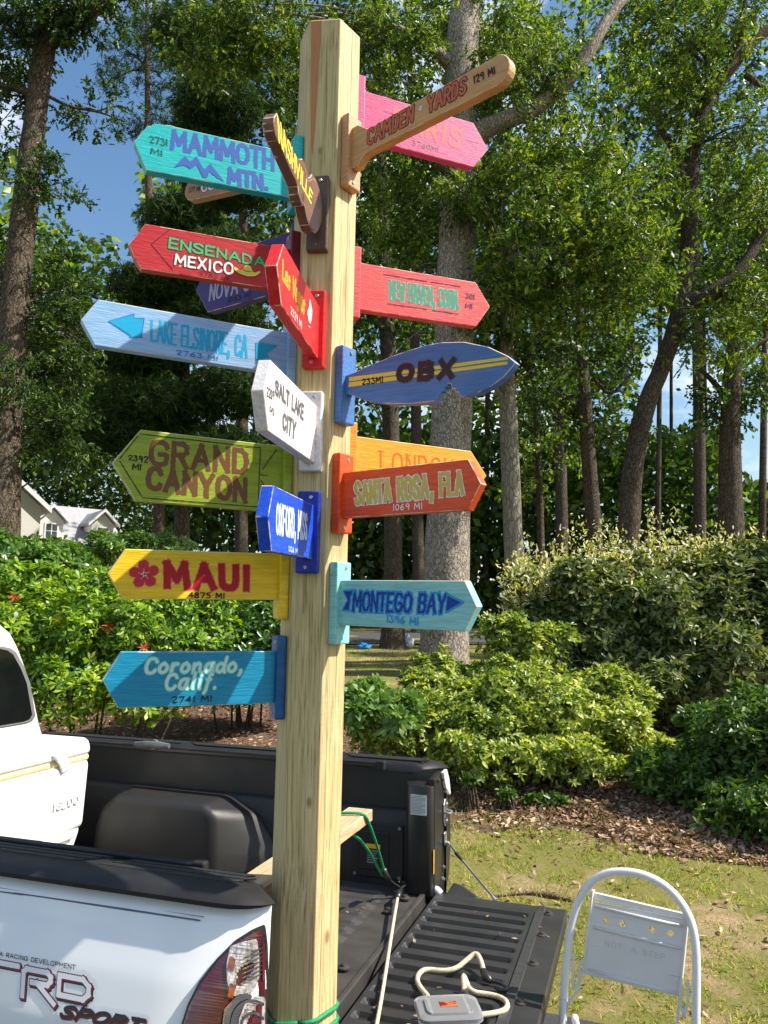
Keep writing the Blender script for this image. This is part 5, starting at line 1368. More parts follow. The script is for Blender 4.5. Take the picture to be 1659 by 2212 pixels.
tree('oak_tree', 'leaning forked oak curving up to the right above the silvery hedge', 14.5,
     [(1350,1250,52),(1358,1150,48),(1366,1000,44),(1392,880,41),(1440,770,37),(1472,660,37),(1486,540,33),(1490,420,38),(1496,320,36),(1520,230,32),(1580,140,28),(1660,60,20)],
     [[(1470,660,40),(1530,640,36,-.2),(1590,600,30,-.3),(1640,520,24,-.3),(1680,420,18,-.2)], [(1490,400,24),(1450,310,18),(1420,270,12)], [(1560,170,20),(1600,90,16),(1610,0,12)], [(1610,160,16),(1660,200,12)]],
     [(1440,110,110,90,-.4,1.1),(1560,50,110,70,-.3,1.1),(1600,290,90,90,-.3,1.0),(1480,230,70,60,-.3,.7),(1420,400,80,60,-.5,.7),(1610,450,80,70,-.3,.8),(1560,720,90,60,-.3,.8),(1640,640,60,60,-.3,.6),(1380,20,90,50,-.3,.8)],
     BK_DARK, LM_OAK, 1700, .125, OAK, 'oak trees around the yard', 13, .2, seed=9)
tree('hardwood_tree', 'brown trunk standing on the lawn just left of the broad oak', 19.6,
     [(848,1398,58),(850,1340,46),(850,1200,40),(846,1000,38),(840,800,36),(834,650,32),(828,450,26),(822,250,18)],
     [[(836,640,16),(780,560,10,.3),(720,500,6,.5)]],
     [(800,560,90,60,.3,.8),(760,680,90,50,.3,.8),(870,700,70,60,.4,.6),(740,420,110,80,.3,1.0),(830,300,90,90,.2,.9),(700,300,90,90,.4,.8),(800,830,80,40,.2,.5)],
     BK_DARK, LM_OAK2, 1500, .15, DIA, 'trees behind the lawn', 13, .26, seed=12)
tree('hardwood_tree', 'smooth grey trunk between the broad oak and the silvery hedge', 15.5,
     [(1126,1400,52),(1118,1330,46),(1108,1150,42),(1102,1000,40),(1096,850,36),(1094,700,32),(1096,600,24),(1100,480,14)],
     [[(1096,870,14),(1070,840,10,-.2),(1040,790,6,-.3)], [(1098,640,14),(1140,560,8,-.2),(1190,500,5,-.3)]],
     [(1120,720,80,60,.2,.8),(1040,720,70,50,.3,.6),(1180,760,70,60,.2,.7),(1110,580,90,50,.3,.8)],
     BK_GREY, LM_OAK2, 1500, .125, DIA, 'trees behind the lawn', 13, .2, seed=14)
tree('hardwood_tree', 'dark slim trunk rising behind the left end of the silvery hedge', 19.0,
     [(1292,1260,36),(1286,1180,34),(1272,1000,32),(1262,850,30),(1256,760,24),(1250,640,16)],
     [[(1256,760,12),(1215,765,8,.2),(1170,800,5,.3)], [(1285,820,10),(1320,860,7),(1370,800,4)]],
     [(1250,720,90,60,.3,.9),(1200,880,80,60,.3,.7),(1330,760,70,50,.4,.6),(1330,900,60,60,.4,.6)],
     BK_DARK, LM_OAK2, 1500, .14, DIA, 'trees behind the lawn', 13, .25, seed=16)
tree('hardwood_tree', 'stout brown trunk rising out of the silvery hedge at the right', 16.5,
     [(1578,1260,58),(1580,1150,52),(1576,1000,48),(1578,850,40),(1590,720,34),(1610,600,26),(1640,480,18)],
     [[(1580,880,20),(1540,820,12,.2),(1500,790,7,.3)], [(1585,780,16),(1640,740,10),(1690,720,6)]],
     [(1620,820,70,60,.2,.8),(1540,880,60,50,.3,.5),(1640,560,70,60,.2,.8),(1560,620,70,50,.4,.6)],
     BK_DARK, LM_OAK2, 1500, .13, DIA, 'trees behind the lawn', 13, .22, seed=18)
tree('hardwood_tree', 'thin dark sapling between the grey trunk and the dark slim trunk', 21.0,
     [(1172,1290,18),(1168,1150,16),(1164,1020,15),(1158,900,12),(1150,800,8)],
     [[(1166,1010,8),(1200,985,6),(1260,985,4)], [(1164,940,7),(1130,910,5),(1100,900,3)]],
     [(1200,960,80,40,.2,.7),(1140,1040,60,40,.2,.4),(1150,860,70,50,.3,.6)], BK_DARK, LM_WOOD, 1300, .15, DIA, 'trees behind the lawn', 12, .25, seed=20)
# pines on the left: needle tufts
def pine(label, Y, trunk, blobs, seed, per=1150):
    tp = px_path(trunk, Y); b0 = tp[0]; z0 = gzf(b0[0], b0[1])
    root = empty('pine_tree', (b0[0], b0[1], z0), 0, label, 'tree', 'pines behind the left shrubs'); off = Vector(root.location)
    limb_mesh('trunk', [(0, 0, -.1, b0[3]*1.25)] + [(q[0]-off.x, q[1]-off.y, q[2]-off.z, q[3]) for q in tp], BK_PINE, root, 14, .04, seed)
    rr = random.Random(seed); C, D = [], []
    for (px, py, rx, ry, dy, w) in blobs:
        y = Y + dy; c = at(px, py, y) - off; k = y / FOC
        tz = min(range(len(tp)), key=lambda i: abs(tp[i][2] - off.z - c.z + .6)); s_ = Vector(tp[tz][:3]) - off
        limb_mesh('branch', [(*s_, .045), (*(s_.lerp(c, .5) + Vector((0, 0, .15))), .03), (*c, .012)], BK_PINE, root, 6, 0, seed)
        nt = int(per * w)
        cc = np.array(c) + ball(nt) * np.array([rx*k, rx*k*.8, ry*k])
        ax = unit(rng.normal(size=(nt, 3)) + np.array([0, 0, .5]))
        for j in range(9):
            C.append(cc + rng.normal(size=cc.shape) * .02); D.append(ax*.5 + rng.normal(size=(nt, 3)) * .8)
        limb_rng = rr.random()
    C = np.concatenate(C); D = np.concatenate(D)
    leaves('crown', C, D, rng.uniform(.13, .24, len(C)), (NEE[0]*np.array([1, 5.5, 1]), NEE[1]), LM_PINE, root, .3)
    return root
pine('dark pine with a bare straight trunk behind the pale blue and green signs', 17.0,
     [(392,1330,36),(392,1200,34),(394,1000,30),(396,800,28),(398,600,26),(402,400,22),(408,200,16),(412,0,10)],
     [(470,230,110,70,-.5,1.0),(400,330,90,60,-.4,.8),(500,400,110,60,-.4,.9),(385,480,90,60,-.6,.8),(470,560,120,60,-.5,1.0),(330,620,100,50,-.6,.9),(470,700,120,60,-.4,1.0),(300,760,130,60,-.7,1.1),(500,850,110,60,-.5,.9),(330,880,150,60,-.6,1.2),(250,940,110,40,-.8,.8),(470,970,110,50,-.5,.8),(390,1040,90,40,-.4,.6),(420,80,110,70,-.3,.9)], 31)
pine('pine whose thin tufted boughs show against the blue sky at the left', 21.0,
     [(345,1330,26),(343,1000,24),(332,700,20),(320,400,16),(318,150,12),(318,-20,8)],
     [(270,110,70,40,0,.5),(330,60,80,50,0,.7),(250,170,60,35,-.3,.4),(350,170,70,50,.2,.6),(290,280,60,30,.2,.4),(360,250,60,40,.3,.4),(240,700,90,50,.2,.7),(200,850,90,50,.2,.7),(360,480,80,60,.3,.6)], 33, 260)


for lab, Y_, tr_, bl_, lm_ in (
    ('tall tree whose crown fills the sky left of the top of the post', 25.0, [(520,1330,30),(522,1000,28),(524,700,24),(526,400,20),(530,150,14)], [(520,150,150,110),(420,20,140,80),(600,330,130,100),(540,480,120,80),(640,20,130,80),(480,300,110,80),(620,180,110,90)], LM_OAK2),
    ('tall tree whose crown spreads behind the pink sign and the big bough', 26.0, [(1215,1330,28),(1212,1000,26),(1210,700,24),(1214,400,18),(1220,150,12)], [(1200,150,160,120),(1330,60,150,100),(1100,300,120,100),(1260,420,150,110),(1180,600,130,80),(1350,250,120,100),(1080,80,120,90)], LM_WOOD),
    ('tall tree whose crown fills the upper right corner behind the forked oak', 27.0, [(1510,1330,28),(1512,1000,26),(1506,700,22),(1500,400,18),(1500,100,12)], [(1500,60,140,100),(1620,180,130,120),(1560,400,130,100),(1400,480,100,80),(1650,520,90,100),(1420,200,110,100)], LM_OAK2),
    ('tall tree whose crown fills the gap right of the top of the post', 27.5, [(905,1330,26),(900,1000,24),(896,700,22),(890,400,18),(884,100,12)], [(880,60,150,100),(760,120,120,120),(860,300,140,100),(1000,250,120,100),(800,480,130,80),(950,450,120,90),(730,340,100,110),(760,620,110,70)], LM_OAK2),
    ('sunny bright green tree between the left oak and the dark pine', 24.0, [(-25,1330,24),(-15,1100,22),(20,900,18),(80,700,12)], [(130,640,110,80),(180,760,100,70),(90,560,80,60),(60,800,90,90),(230,880,90,60),(150,940,110,50)], LM_WOOD)):
    tree('canopy_tree', lab, Y_, tr_, [], [(*q, random.uniform(-.8,.8), 1.0) for q in bl_], BK_DARK, lm_, 1250, .24, DIA, 'tall trees closing the view', 16, .34, seed=int(Y_*7))

# the wood beyond the road: one mass of foliage with single trunks in front of it
def woodland(label, n, y0, y1, lo, hi, size, mat, gap=.0, xmax=1920):
    px = rng.uniform(-260, xmax, n); py = rng.uniform(lo, hi, n) ; Y = rng.uniform(y0, y1, n)
    nz = np.sin(px*.021 + Y) + np.sin(py*.027 + px*.009) + np.sin((px+py)*.034 - Y*1.3)
    keep = nz + rng.normal(size=n)*.6 > gap
    sky = ((px > 1380) & (px < 1560) & (py > 600) & (py < 930)) | ((px > 1590) & (py > 860) & (py < 1040)) | ((px > 60) & (px < 320) & (py < 700) & (y0 > 50)) | ((px > 60) & (px < 300) & (py < 520)) | ((px > 790) & (px < 850) & (py > 560) & (py < 760))
    keep &= ~sky
    if y0 < 50: keep &= ~((px < 760) & (Y > 38))
    if y0 < 50: keep &= ~((px < 345) & (py > 985) & (py < 1260))          # clearing in front of the house
    px, py, Y = px[keep], py[keep], Y[keep]
    P = np.array([tuple(at(a, b_, c)) for a, b_, c in zip(px, py, Y)])
    zg = gz(P[:, 0], P[:, 1]); P = P[P[:, 2] > zg + .1]
    o = leaves('woodland', P, rng.normal(size=P.shape) + np.array([0, 0, -.3]), rng.uniform(.7, 1.3, len(P)) * size, DIA, mat, None, .4)
    return tag(o, label, 'woodland')
woodland('mass of green foliage of the wood beyond the road', 70000, 31, 46, 330, 1300, .50, LM_WOOD, -.5)
woodland('dark trees closing the view behind the white house', 46000, 60, 72, 640, 1300, .55, LM_OAK2, -2.5, 400)
woodland('darker undergrowth along the foot of the wood beyond the road', 60000, 30, 42, 930, 1345, .42, LM_OAK2, -1.6)  # dark leaf colour stands for the shade low in the wood
for i, (px, w, yy, tpx, lab) in enumerate((
    (460,16,34,0,'slim far trunk just right of the dark pine, below the olive green sign'), (545,12,36,8,'thin far trunk left of the post, above the yellow sign'),
    (752,18,31,-3,'dark far trunk right beside the post above the pale aqua sign'),
    (1048,14,33,6,'slim far trunk between the broad oak and the smooth grey trunk'), (1225,15,36,-4,'slim far trunk just left of the dark slim trunk'),
    (1420,14,30,5,'slim far trunk right of the leaning forked oak'), (1450,10,37,0,'thinnest far trunk, right of the leaning forked oak'),
    (1530,13,34,-8,'slim far trunk just left of the stout brown trunk'), (1645,18,29,6,'dark far trunk at the right edge of the picture'))):
    tp = px_path([(px,1330,w),(px+tpx*.3,1100,w*.9),(px+tpx,800,w*.75),(px+tpx*1.6,520,w*.5)], yy)
    b0 = tp[0]; z0 = gzf(b0[0], b0[1])
    root = empty('forest_tree', (b0[0], b0[1], z0), 0, lab, 'tree', 'far trunks at the edge of the wood')
    limb_mesh('trunk', [(0,0,-.2,b0[3]*1.1)] + [(q[0]-b0[0], q[1]-b0[1], q[2]-z0, q[3]) for q in tp], BK_DARK if i % 2 else BK_PINE, root, 8, .03, i)
    cb = [((tp[-1][0]-b0[0]+random.uniform(-1.5,1.5), tp[-1][1]-b0[1]+random.uniform(-1,1), tp[-1][2]-z0-random.uniform(-1,3)), (2.2,2.0,1.4), .5) for _ in range(3)]
    Cc = clumped(cb, 1000, 10, .4)[0]
    leaves('crown', Cc, rng.normal(size=Cc.shape), rng.uniform(.25,.45,len(Cc)), DIA, LM_WOOD, root, .4)

# ================================================================== shrubs
def shell(c, r, n, lo=.55):
    d = unit(rng.normal(size=(n, 3))); d[:, 2] = np.where(d[:, 2] < -.35, -d[:, 2], d[:, 2])
    k = rng.uniform(lo, 1.0, (n, 1)); lump = 1 + .16*np.sin(d[:, :1]*5 + c[0]*3) * np.sin(d[:, 1:2]*4 + c[1]) + .12*np.sin(d[:, 2:3]*7 + c[2]*5)
    return np.array(c) + d * k * lump * np.array(r), d
def rosettes(P, A, m, size, spread=1.0):
    """whorls of m leaves round each axis"""
    n = len(P); A = unit(A)
    t = unit(np.cross(A, unit(rng.normal(size=(n, 3))))); b_ = np.cross(A, t)
    C, D, S, NN = [], [], [], []
    ph = rng.random(n) * 6.28; sz = rng.uniform(.75, 1.2, n)
    for j in range(m):
        a = ph + 2*math.pi*j/m + rng.normal(size=n)*.15; tilt = rng.uniform(-.05, .6, n)[:, None]
        D.append(spread*(np.cos(a)[:, None]*t + np.sin(a)[:, None]*b_) + tilt*A); C.append(P); NN.append(A); S.append(size*sz*rng.uniform(.8, 1.15, n))
    return np.concatenate(C), np.concatenate(D), np.concatenate(S), np.concatenate(NN)
def shrub(name, label, blobs, dens, m, size, tmpl, mat, up=.5, outward=.8, group=None, fill=.5, cat='shrub', stems=6, lo=.55, spread=1.0, mat2=None, lumps=5):
    """blobs: (px, py, rx_px, ry_px, Y) read off the picture and set at their real distance"""
    bl = []
    for px, py, rx, ry, Y in blobs:
        k = Y / FOC; bl.append((at(px, py, Y), (rx*k, (rx+ry)*.5*k, ry*k)))
    x0 = sum(c.x for c, r in bl)/len(bl); y0 = sum(c.y for c, r in bl)/len(bl); z0 = gzf(x0, y0)
    root = empty(name, (x0, y0, z0), 0, label, cat, group); off = np.array((x0, y0, z0))
    rl = random.Random(len(blobs)*13 + int(size*1000))
    for c, r in list(bl):
        for _ in range(lumps):
            t = Vector((rl.gauss(0,1), rl.gauss(0,1) - .5, abs(rl.gauss(0,1)) + .1)).normalized(); f = rl.uniform(.22, .42)
            bl.append((c + Vector((t.x*r[0], t.y*r[1], t.z*r[2])) * rl.uniform(.78, 1.05), (r[0]*f, r[1]*f, r[2]*f*1.15)))
    nb_main = len(blobs)
    PC, PD, PS, IC, PN = [], [], [], [], []
    for c, r in bl:
        area = 4*math.pi*((r[0]*r[1])**1.6/3 + (r[0]*r[2])**1.6/3 + (r[1]*r[2])**1.6/3) ** (1/1.6) if False else 4*math.pi*r[0]*(r[1]+r[2])/2
        n = max(6, int(area * dens)); P, d = shell(tuple(c), r, n, lo)
        ok = P[:, 2] > gz(P[:, 0], P[:, 1]) + .04
        P, d = P[ok], d[ok]
        a = d*outward + np.array([0, 0, .55]) + rng.normal(size=P.shape)*.35
        C, D, S, NN = rosettes(P - off, a, m, size, spread); PN.append(NN); PC.append(C); PD.append(D); PS.append(S)
        ni = int(n*m*fill); Q = np.array(c) + ball(ni)*np.array(r)*.85; IC.append(Q[Q[:, 2] > gz(Q[:, 0], Q[:, 1])] - off)
        rr = random.Random(int(c.x*100))
        for t in range(max(1, stems // len(blobs) + 1) if r[0] > .3 or len(blobs) < 3 else 0):
            e = Vector(c) + Vector((rr.uniform(-.6,.6)*r[0], rr.uniform(-.6,.6)*r[1], rr.uniform(-.2,.7)*r[2])) - Vector(off)
            s_ = Vector((e.x*.55 + rr.uniform(-.1,.1), e.y*.55, gzf(off[0]+e.x*.55, off[1]+e.y*.55) - off[2] - .03))
            limb_mesh('stem', [(*s_, .016), (*(s_.lerp(e, .5) + Vector((0,0,.06))), .011), (*e, .004)], BK_DARK, root, 6, 0, t)
    leaves('foliage', np.concatenate(PC), np.concatenate(PD), np.concatenate(PS), tmpl, mat, root, up, NT=np.concatenate(PN))
    I = np.concatenate(IC)
    if len(I): leaves('inner_foliage', I, rng.normal(size=I.shape), rng.uniform(.8,1.2,len(I))*size, tmpl, mat2 or mat, root, .3)
    return root

shrub('pieris_shrub', 'big bright green pieris shrub with leaf whorls behind the truck bed', [(60,1400,120,110,8.6),(200,1390,130,110,8.4),(330,1400,130,110,8.6),(150,1500,150,80,8.0),(320,1500,130,70,8.0),(250,1300,120,80,9.2),(420,1360,90,80,9.0),(40,1330,110,110,9.2)],
      66, 8, .098, OBL, LM_PIER, .72, .9, fill=.45, lo=.66)
shrub('rhododendron_shrub', 'dark rounded shrub in front of the white house at the left edge', [(40,1240,110,90,10.2),(-70,1260,110,100,10.2),(120,1260,80,70,10.4)], 48, 8, .12, OBL, LM_CAM, .65, .9, fill=.6, lo=.65)
shrub('camellia_shrub', 'glossy dark green camellia between the pieris and the post', [(470,1390,90,90,9.6),(550,1380,90,90,9.8),(500,1470,100,70,9.2),(600,1460,80,70,9.6),(560,1310,80,40,10.2)], 80, 6, .09, ELL, LM_CAM, .6, .8, fill=.6, lo=.65)
shrub('light_shrub', 'pale green feathery shrub in front of the house dormers', [(250,1200,90,40,13.0),(330,1190,70,35,13.2),(180,1215,60,35,12.8)], 60, 7, .10, OBL, LM_RHO, .5, .8, fill=.6)
shrub('azalea_shrub', 'sunlit yellow-green azalea mound to the right of the truck tailgate', [(1080,1545,180,90,8.0),(1220,1530,130,90,8.2),(960,1560,160,75,7.9),(1140,1430,60,65,8.3),(850,1545,85,50,7.7),(1330,1610,90,70,7.8),(1400,1640,60,50,7.9),(880,1570,90,60,7.6),(830,1600,70,50,7.4),(940,1470,70,50,8.2),(900,1580,110,70,7.6),(1040,1560,130,90,7.7),(1180,1560,130,100,7.8),(1290,1590,120,90,7.7),(1060,1640,140,60,7.2),(1220,1650,140,60,7.3),(960,1510,90,50,8.0),(1100,1470,90,60,8.2),(1120,1400,80,50,8.3),(1180,1385,60,35,8.3),(1090,1360,60,30,8.4),(1330,1530,80,60,8.1)],
      125, 7, .066, ELL, LM_AZA, .6, .8, fill=.2, lo=.5, lumps=7)
shrub('rhododendron_shrub', 'small light green rhododendron with long leaves beside the post above the rail', [(790,1545,60,45,7.2),(850,1560,60,40,7.2),(800,1510,40,25,7.5)], 70, 9, .13, OBL, LM_RHO, .65, .9, fill=.3)
ela = shrub('elaeagnus_hedge', 'tall dark silvery-leaved hedge filling the right side of the picture', [(1180,1400,110,130,9.8),(1300,1380,120,140,9.6),(1430,1370,130,150,9.6),(1560,1370,130,150,9.5),(1690,1370,130,160,9.5),(1380,1480,140,110,9.2),(1540,1480,140,110,9.0),(1240,1490,110,90,9.4),(1300,1290,130,60,10.0),(1450,1260,140,60,10.0),(1600,1250,130,70,10.0)],
      130, 4, .10, ELL, LM_ELA, .45, .9, fill=.5, cat='hedge', lo=.60)
# upright shoots along the hedge top, pale as young growth and as painted sunlight
eo = np.array(ela.location); SC, SD, SS = [], [], []
for i in range(640):
    px = random.uniform(1085, 1700); base_py = 1262 - 35*math.sin((px-1080)/260) + random.uniform(-15, 60) + 110*random.random()**2; Y = random.uniform(9.4, 10.3)
    b_ = np.array(at(px, base_py, Y)); hgt = random.choice((.18,.25,.35,.5,.75)) * random.uniform(.7, 1.1); lean = np.array([random.uniform(-.12,.12), random.uniform(-.12,.12), 1.0])
    tip = b_ + lean*hgt
    if i < 46: limb_mesh('shoot', [(*(b_-eo-np.array([0,0,.25])), .005), (*((b_+tip)/2-eo), .004), (*(tip-eo), .002)], surf('shoot_bark', lin(140,88,48), lin(110,66,38), rough=.7), ela, 5, 0, i)
    k = int(8 + hgt*26); t = rng.random(k)[:, None]
    SC.append(b_ - eo + (tip-b_)*t + rng.normal(size=(k,3))*(.01 if i < 46 else .05)); SD.append(rng.normal(size=(k,3))*.8 + np.array([0,0,.7])); SS.append(rng.uniform(.055,.10,k)*(1.1-.4*t[:,0]))
leaves('shoot_leaves', np.concatenate(SC), np.concatenate(SD), np.concatenate(SS), ELL, LM_ELT, ela, .3)
shrub('viburnum_shrub', 'dark green shrub at the right edge in front of the silvery hedge', [(1600,1650,120,130,6.6),(1700,1640,120,150,6.6),(1500,1700,90,90,6.7),(1620,1760,120,70,6.1),(1560,1580,80,60,7.0),(1430,1690,70,70,7.0),(1640,1540,70,60,7.0),(1720,1780,120,80,5.9)],
      150, 5, .075, ELL, LM_SHR, .55, .9, fill=.4, lo=.58)
shrub('seedling', 'low leafy seedling growing from the dead leaves in front of the azalea', [(1175,1735,40,14,6.8)], 120, 5, .07, ELL, LM_SHR, .6, .8, 'seedlings in the leaf litter', .1, 'plant', 3)
for (px, py, s_, lab) in ((1260,1760,20,'small seedling in the leaf litter below the middle of the azalea'),(1330,1790,26,'seedling in the leaf litter near the dark right shrub'),(1090,1720,22,'seedling under the left edge of the azalea'),(1010,1690,20,'seedling in the litter beside the end of the truck bed')):
    shrub('seedling', lab, [(px,py,s_,10,6.7)], 120, 5, .06, ELL, LM_SHR, .6, .8, 'seedlings in the leaf litter', .1, 'plant', 2)
# red new growth and dead sprays on the pieris
RP, RA = [], []
for px, py in ((130,1340),(310,1400),(240,1350),(30,1290),(75,1455),(420,1290),(255,1545)):
    q = at(px, py, 7.9); RP.append(tuple(q)); RA.append((random.uniform(-.4,.4), -.6, .7))
for q, a in zip(RP, RA):
    C, D, S, NN = rosettes(np.array([q]*2) + rng.normal(size=(2,3))*.02, np.array([a]*2), 8, .075)
    o = leaves('red_shoot', C - np.array(q), D, S, NAR, LM_RED, None, .3, None)
    pr_ = [x for x in scene.objects if x.name == 'pieris_shrub'][0]
    o.parent = pr_; o.location = Vector(q) - pr_.location

# ================================================================== grass and fallen leaves
def scatter_blades(name, label, n, fx, hmin, hmax, tmpl, mat, w=1.0, lean=.5):
    P = fx(n); z = gz(P[:, 0], P[:, 1]); C = np.stack([P[:, 0], P[:, 1], z - .003], -1)
    D = np.array([0, 0, 1.0]) + rng.normal(size=(len(C), 3)) * lean * np.array([1, 1, .2])
    T = (tmpl[0] * np.array([1, w, 1]), tmpl[1])
    o = leaves(name, C, D, rng.uniform(hmin, hmax, len(C)), T, mat, None, .0)
    return tag(o, label, 'grass')
def patchy(P, s, thr):
    nz = np.sin(P[:,0]*s+1.3)*np.sin(P[:,1]*s*1.1) + .7*np.sin(P[:,0]*s*2.3+P[:,1]*s*1.7) + .5*np.sin(P[:,0]*s*4.1-P[:,1]*s*3.3)
    return P[nz + rng.normal(size=len(P))*.5 > thr]
def near_lawn(n):
    u = rng.uniform(-5.5, 5.5, n); v = 1.5 + rng.random(n)**1.1 * 3.2
    c, s = math.cos(PSI), math.sin(PSI); P = np.stack([TX + u*c + v*s, TY - u*s + v*c], -1)
    P = P[(P[:, 0] > .2)]
    return np.concatenate([patchy(P[::2], 3.4, .15), patchy(P[1::2], 11.0, .35)])
scatter_blades('lawn_grass', 'short patchy grass beside the driveway on the right', 210000, near_lawn, .014, .060, BLA, LM_GRASS, .95, .85)
def far_lawn(n):
    x = rng.uniform(-9, 11, n); y = rng.uniform(10.5, 21, n); P = np.stack([x, y], -1)
    P = P[(tv(P[:,0], P[:,1]) > 8.1) & (P[:,1] < 20.4 + .075*P[:,0])]
    return patchy(P, 1.6, -.6)
scatter_blades('lawn_grass', 'green lawn under the broad oak beyond the shrubs', 60000, far_lawn, .03, .07, BLA, leaf_material('far_grass', [lin(70,96,30), lin(96,122,38), lin(126,140,54)], .4, .6, .3), 1.3, .6)
def beds(n):
    u = rng.uniform(-7, 6, n); v = 3.7 + rng.random(n)*4.6
    c, s = math.cos(PSI), math.sin(PSI); P = np.stack([TX + u*c + v*s, TY - u*s + v*c], -1)
    e = 3.9 + .45*np.sin(P[:, 0]*1.9) + .2*np.sin(P[:, 0]*5.1)
    return P[(v > e) | (rng.random(n) < .06)]
def strip(n):
    u = rng.uniform(-.6, 4.6, n); v = 3.55 + rng.random(n)*1.5
    c, s = math.cos(PSI), math.sin(PSI); P = np.stack([TX + u*c + v*s, TY - u*s + v*c], -1)
    e = 3.85 + .40*np.sin(P[:, 0]*1.9) + .2*np.sin(P[:, 0]*5.1) + rng.normal(size=n)*.22
    return P[v > e]
Pl = np.concatenate([beds(16000), strip(30000)]); Cl = np.stack([Pl[:,0], Pl[:,1], gz(Pl[:,0], Pl[:,1]) + rng.uniform(0, .025, len(Pl))], -1)
tag(leaves('leaf_litter', Cl, rng.normal(size=Cl.shape)*np.array([1,1,.35]), rng.uniform(.03,.075,len(Cl)), ELL, LM_LIT, None, .6), 'brown dead leaves covering the bed under the shrubs', 'leaf litter')
def lawn_leaves(n):
    u = rng.uniform(-3, 5, n); v = rng.uniform(1.6, 3.9, n); c, s = math.cos(PSI), math.sin(PSI)
    return np.stack([TX + u*c + v*s, TY - u*s + v*c], -1)
Pl = lawn_leaves(900); Cl = np.stack([Pl[:,0], Pl[:,1], gz(Pl[:,0], Pl[:,1]) + .02], -1)
tag(leaves('leaf_litter', Cl, rng.normal(size=Cl.shape)*np.array([1,1,.3]), rng.uniform(.03,.07,len(Cl)), ELL, LM_LIT, None, .6), 'a few dead leaves scattered over the grass', 'leaf litter')
# twigs and a fallen stick on the grass
STICK = bark('stick_bark', (178,158,132), (112,94,76), 14)
def ground_pt(px, py, lift=.012):
    lo, hi = 2.0, 40.0
    for _ in range(50):
        m_ = (lo + hi)/2; q = at(px, py, m_)
        if q.z > gzf(q.x, q.y): lo = m_
        else: hi = m_
    return Vector((q.x, q.y, q.z + lift))
for nm, lab, pts in (('fallen_stick', 'pale fallen stick lying on the grass behind the tailgate cable', [((1068,1940),.006),((1110,1934),.010),((1150,1932),.012),((1185,1938),.020),((1235,1948),.010)]),
                     ('fallen_stick', 'thin bare stick lying on the far lawn beside the broad oak', [((858,1468),.02),((885,1460),.02),((908,1459),.012)]),
                     ('fallen_stick', 'thin twig lying at the edge of the dead leaves', [((1080,1705),.006),((1120,1712),.008),((1160,1708),.004)])):
    ps = [(*ground_pt(*q), r_) for q, r_ in pts]
    o = limb_mesh(nm, ps, STICK, None, 7, .05, 2); tag(o, lab, 'stick')
# black edging round the shrub bed
ep = [tuple(ground_pt(x, 1506 - .004*(x-740), .04)) for x in (600, 680, 740, 790, 840, 900, 960)]
tag(B().tube(smooth_path(ep), .055, 8).done('bed_edging', surf('black_edging', (.02,.02,.02,1), (.035,.034,.032,1), rough=.55, vscale=9), None, True), 'black plastic edging between the far lawn and the shrub bed', 'edging')

# plastic bags by the brown trunk
def bag(label, px, py, sx, sz, mat, seed):
    c = ground_pt(px, py, 0); bm = bmesh.new(); bmesh.ops.create_icosphere(bm, subdivisions=3, radius=1)
    for v in bm.verts:
        q = v.co.copy(); f = 1 + .22*math.sin(q.x*6+seed)*math.sin(q.y*5+seed) + .16*math.sin(q.z*9+q.x*4+seed) + .10*math.sin(q.y*15+q.z*11)
        v.co = Vector((q.x*sx*f, q.y*sx*.7*f, (q.z*.9 + .75)*sz*f + (.35*sz*max(0, q.z-.75)*4 if q.z > .75 else 0)))
        v.co.z = max(v.co.z, 0)
    me = bpy.data.meshes.new('plastic_bag'); bm.to_mesh(me); bm.free()
    o = link('plastic_bag', me, None, mat, True); o.location = c
    return tag(o, label, 'plastic bag')
bag('crumpled white plastic bag at the foot of the brown trunk', 882, 1399, .13, .16, surf('bag_white', (.72,.73,.75,1), (.58,.60,.64,1), rough=.3, vscale=12, bump=.6, bscale=16, bdist=.03), 1.0)
bag('small crumpled blue plastic bag on the far lawn', 785, 1402, .17, .08, surf('bag_blue', lin(40,140,200), lin(24,100,160), rough=.3, vscale=12, bump=.6, bscale=16, bdist=.03), 2.4)

# ================================================================== the step ladder
YAW, LEAN = R(29), R(8)
LP0 = Vector((.702, 2.3, CAM_H - .705)); e1 = Vector((math.cos(YAW), -math.sin(YAW), 0)); hh = Vector((math.sin(YAW), math.cos(YAW), 0)); e2 = Vector((0,0,1))*math.cos(LEAN) + hh*math.sin(LEAN); e3 = e1.cross(e2)
lroot_z = 0.004
blen = (LP0.z - .018)/math.cos(LEAN)
lad = empty('step_ladder', (LP0 + e2*(-blen)).to_tuple(2)[:2] + (0.012,), 0, 'old white metal folding step stool with a rounded hoop top, standing on the drive', 'step ladder')
lo_ = Vector(lad.location)
def lw(a, b_, c=0.0): return LP0 + e1*a + e2*b_ + e3*c - lo_
LAD = surf('chipped_enamel', (.66,.66,.65,1), (.60,.60,.60,1), rough=.38, spec=.5, vscale=6, bump=.15, bscale=40)
def chipped():
    m = bpy.data.materials.new('chipped_white_enamel'); N, L = nodes_of(m); p = N['Principled BSDF']; p.inputs['Roughness'].default_value = .38
    tc = N.new('ShaderNodeTexCoord'); no = N.new('ShaderNodeTexNoise'); no.inputs['Scale'].default_value = 34; no.inputs['Detail'].default_value = 5; L.new(tc.outputs['Object'], no.inputs['Vector'])
    rp = N.new('ShaderNodeValToRGB'); e = rp.color_ramp.elements; e[0].position, e[0].color = .28, lin(120,92,72); e[1].position, e[1].color = .34, (.68,.68,.67,1); L.new(no.outputs['Fac'], rp.inputs['Fac']); L.new(rp.outputs['Color'], p.inputs['Base Color'])
    return m
CHIP = chipped()
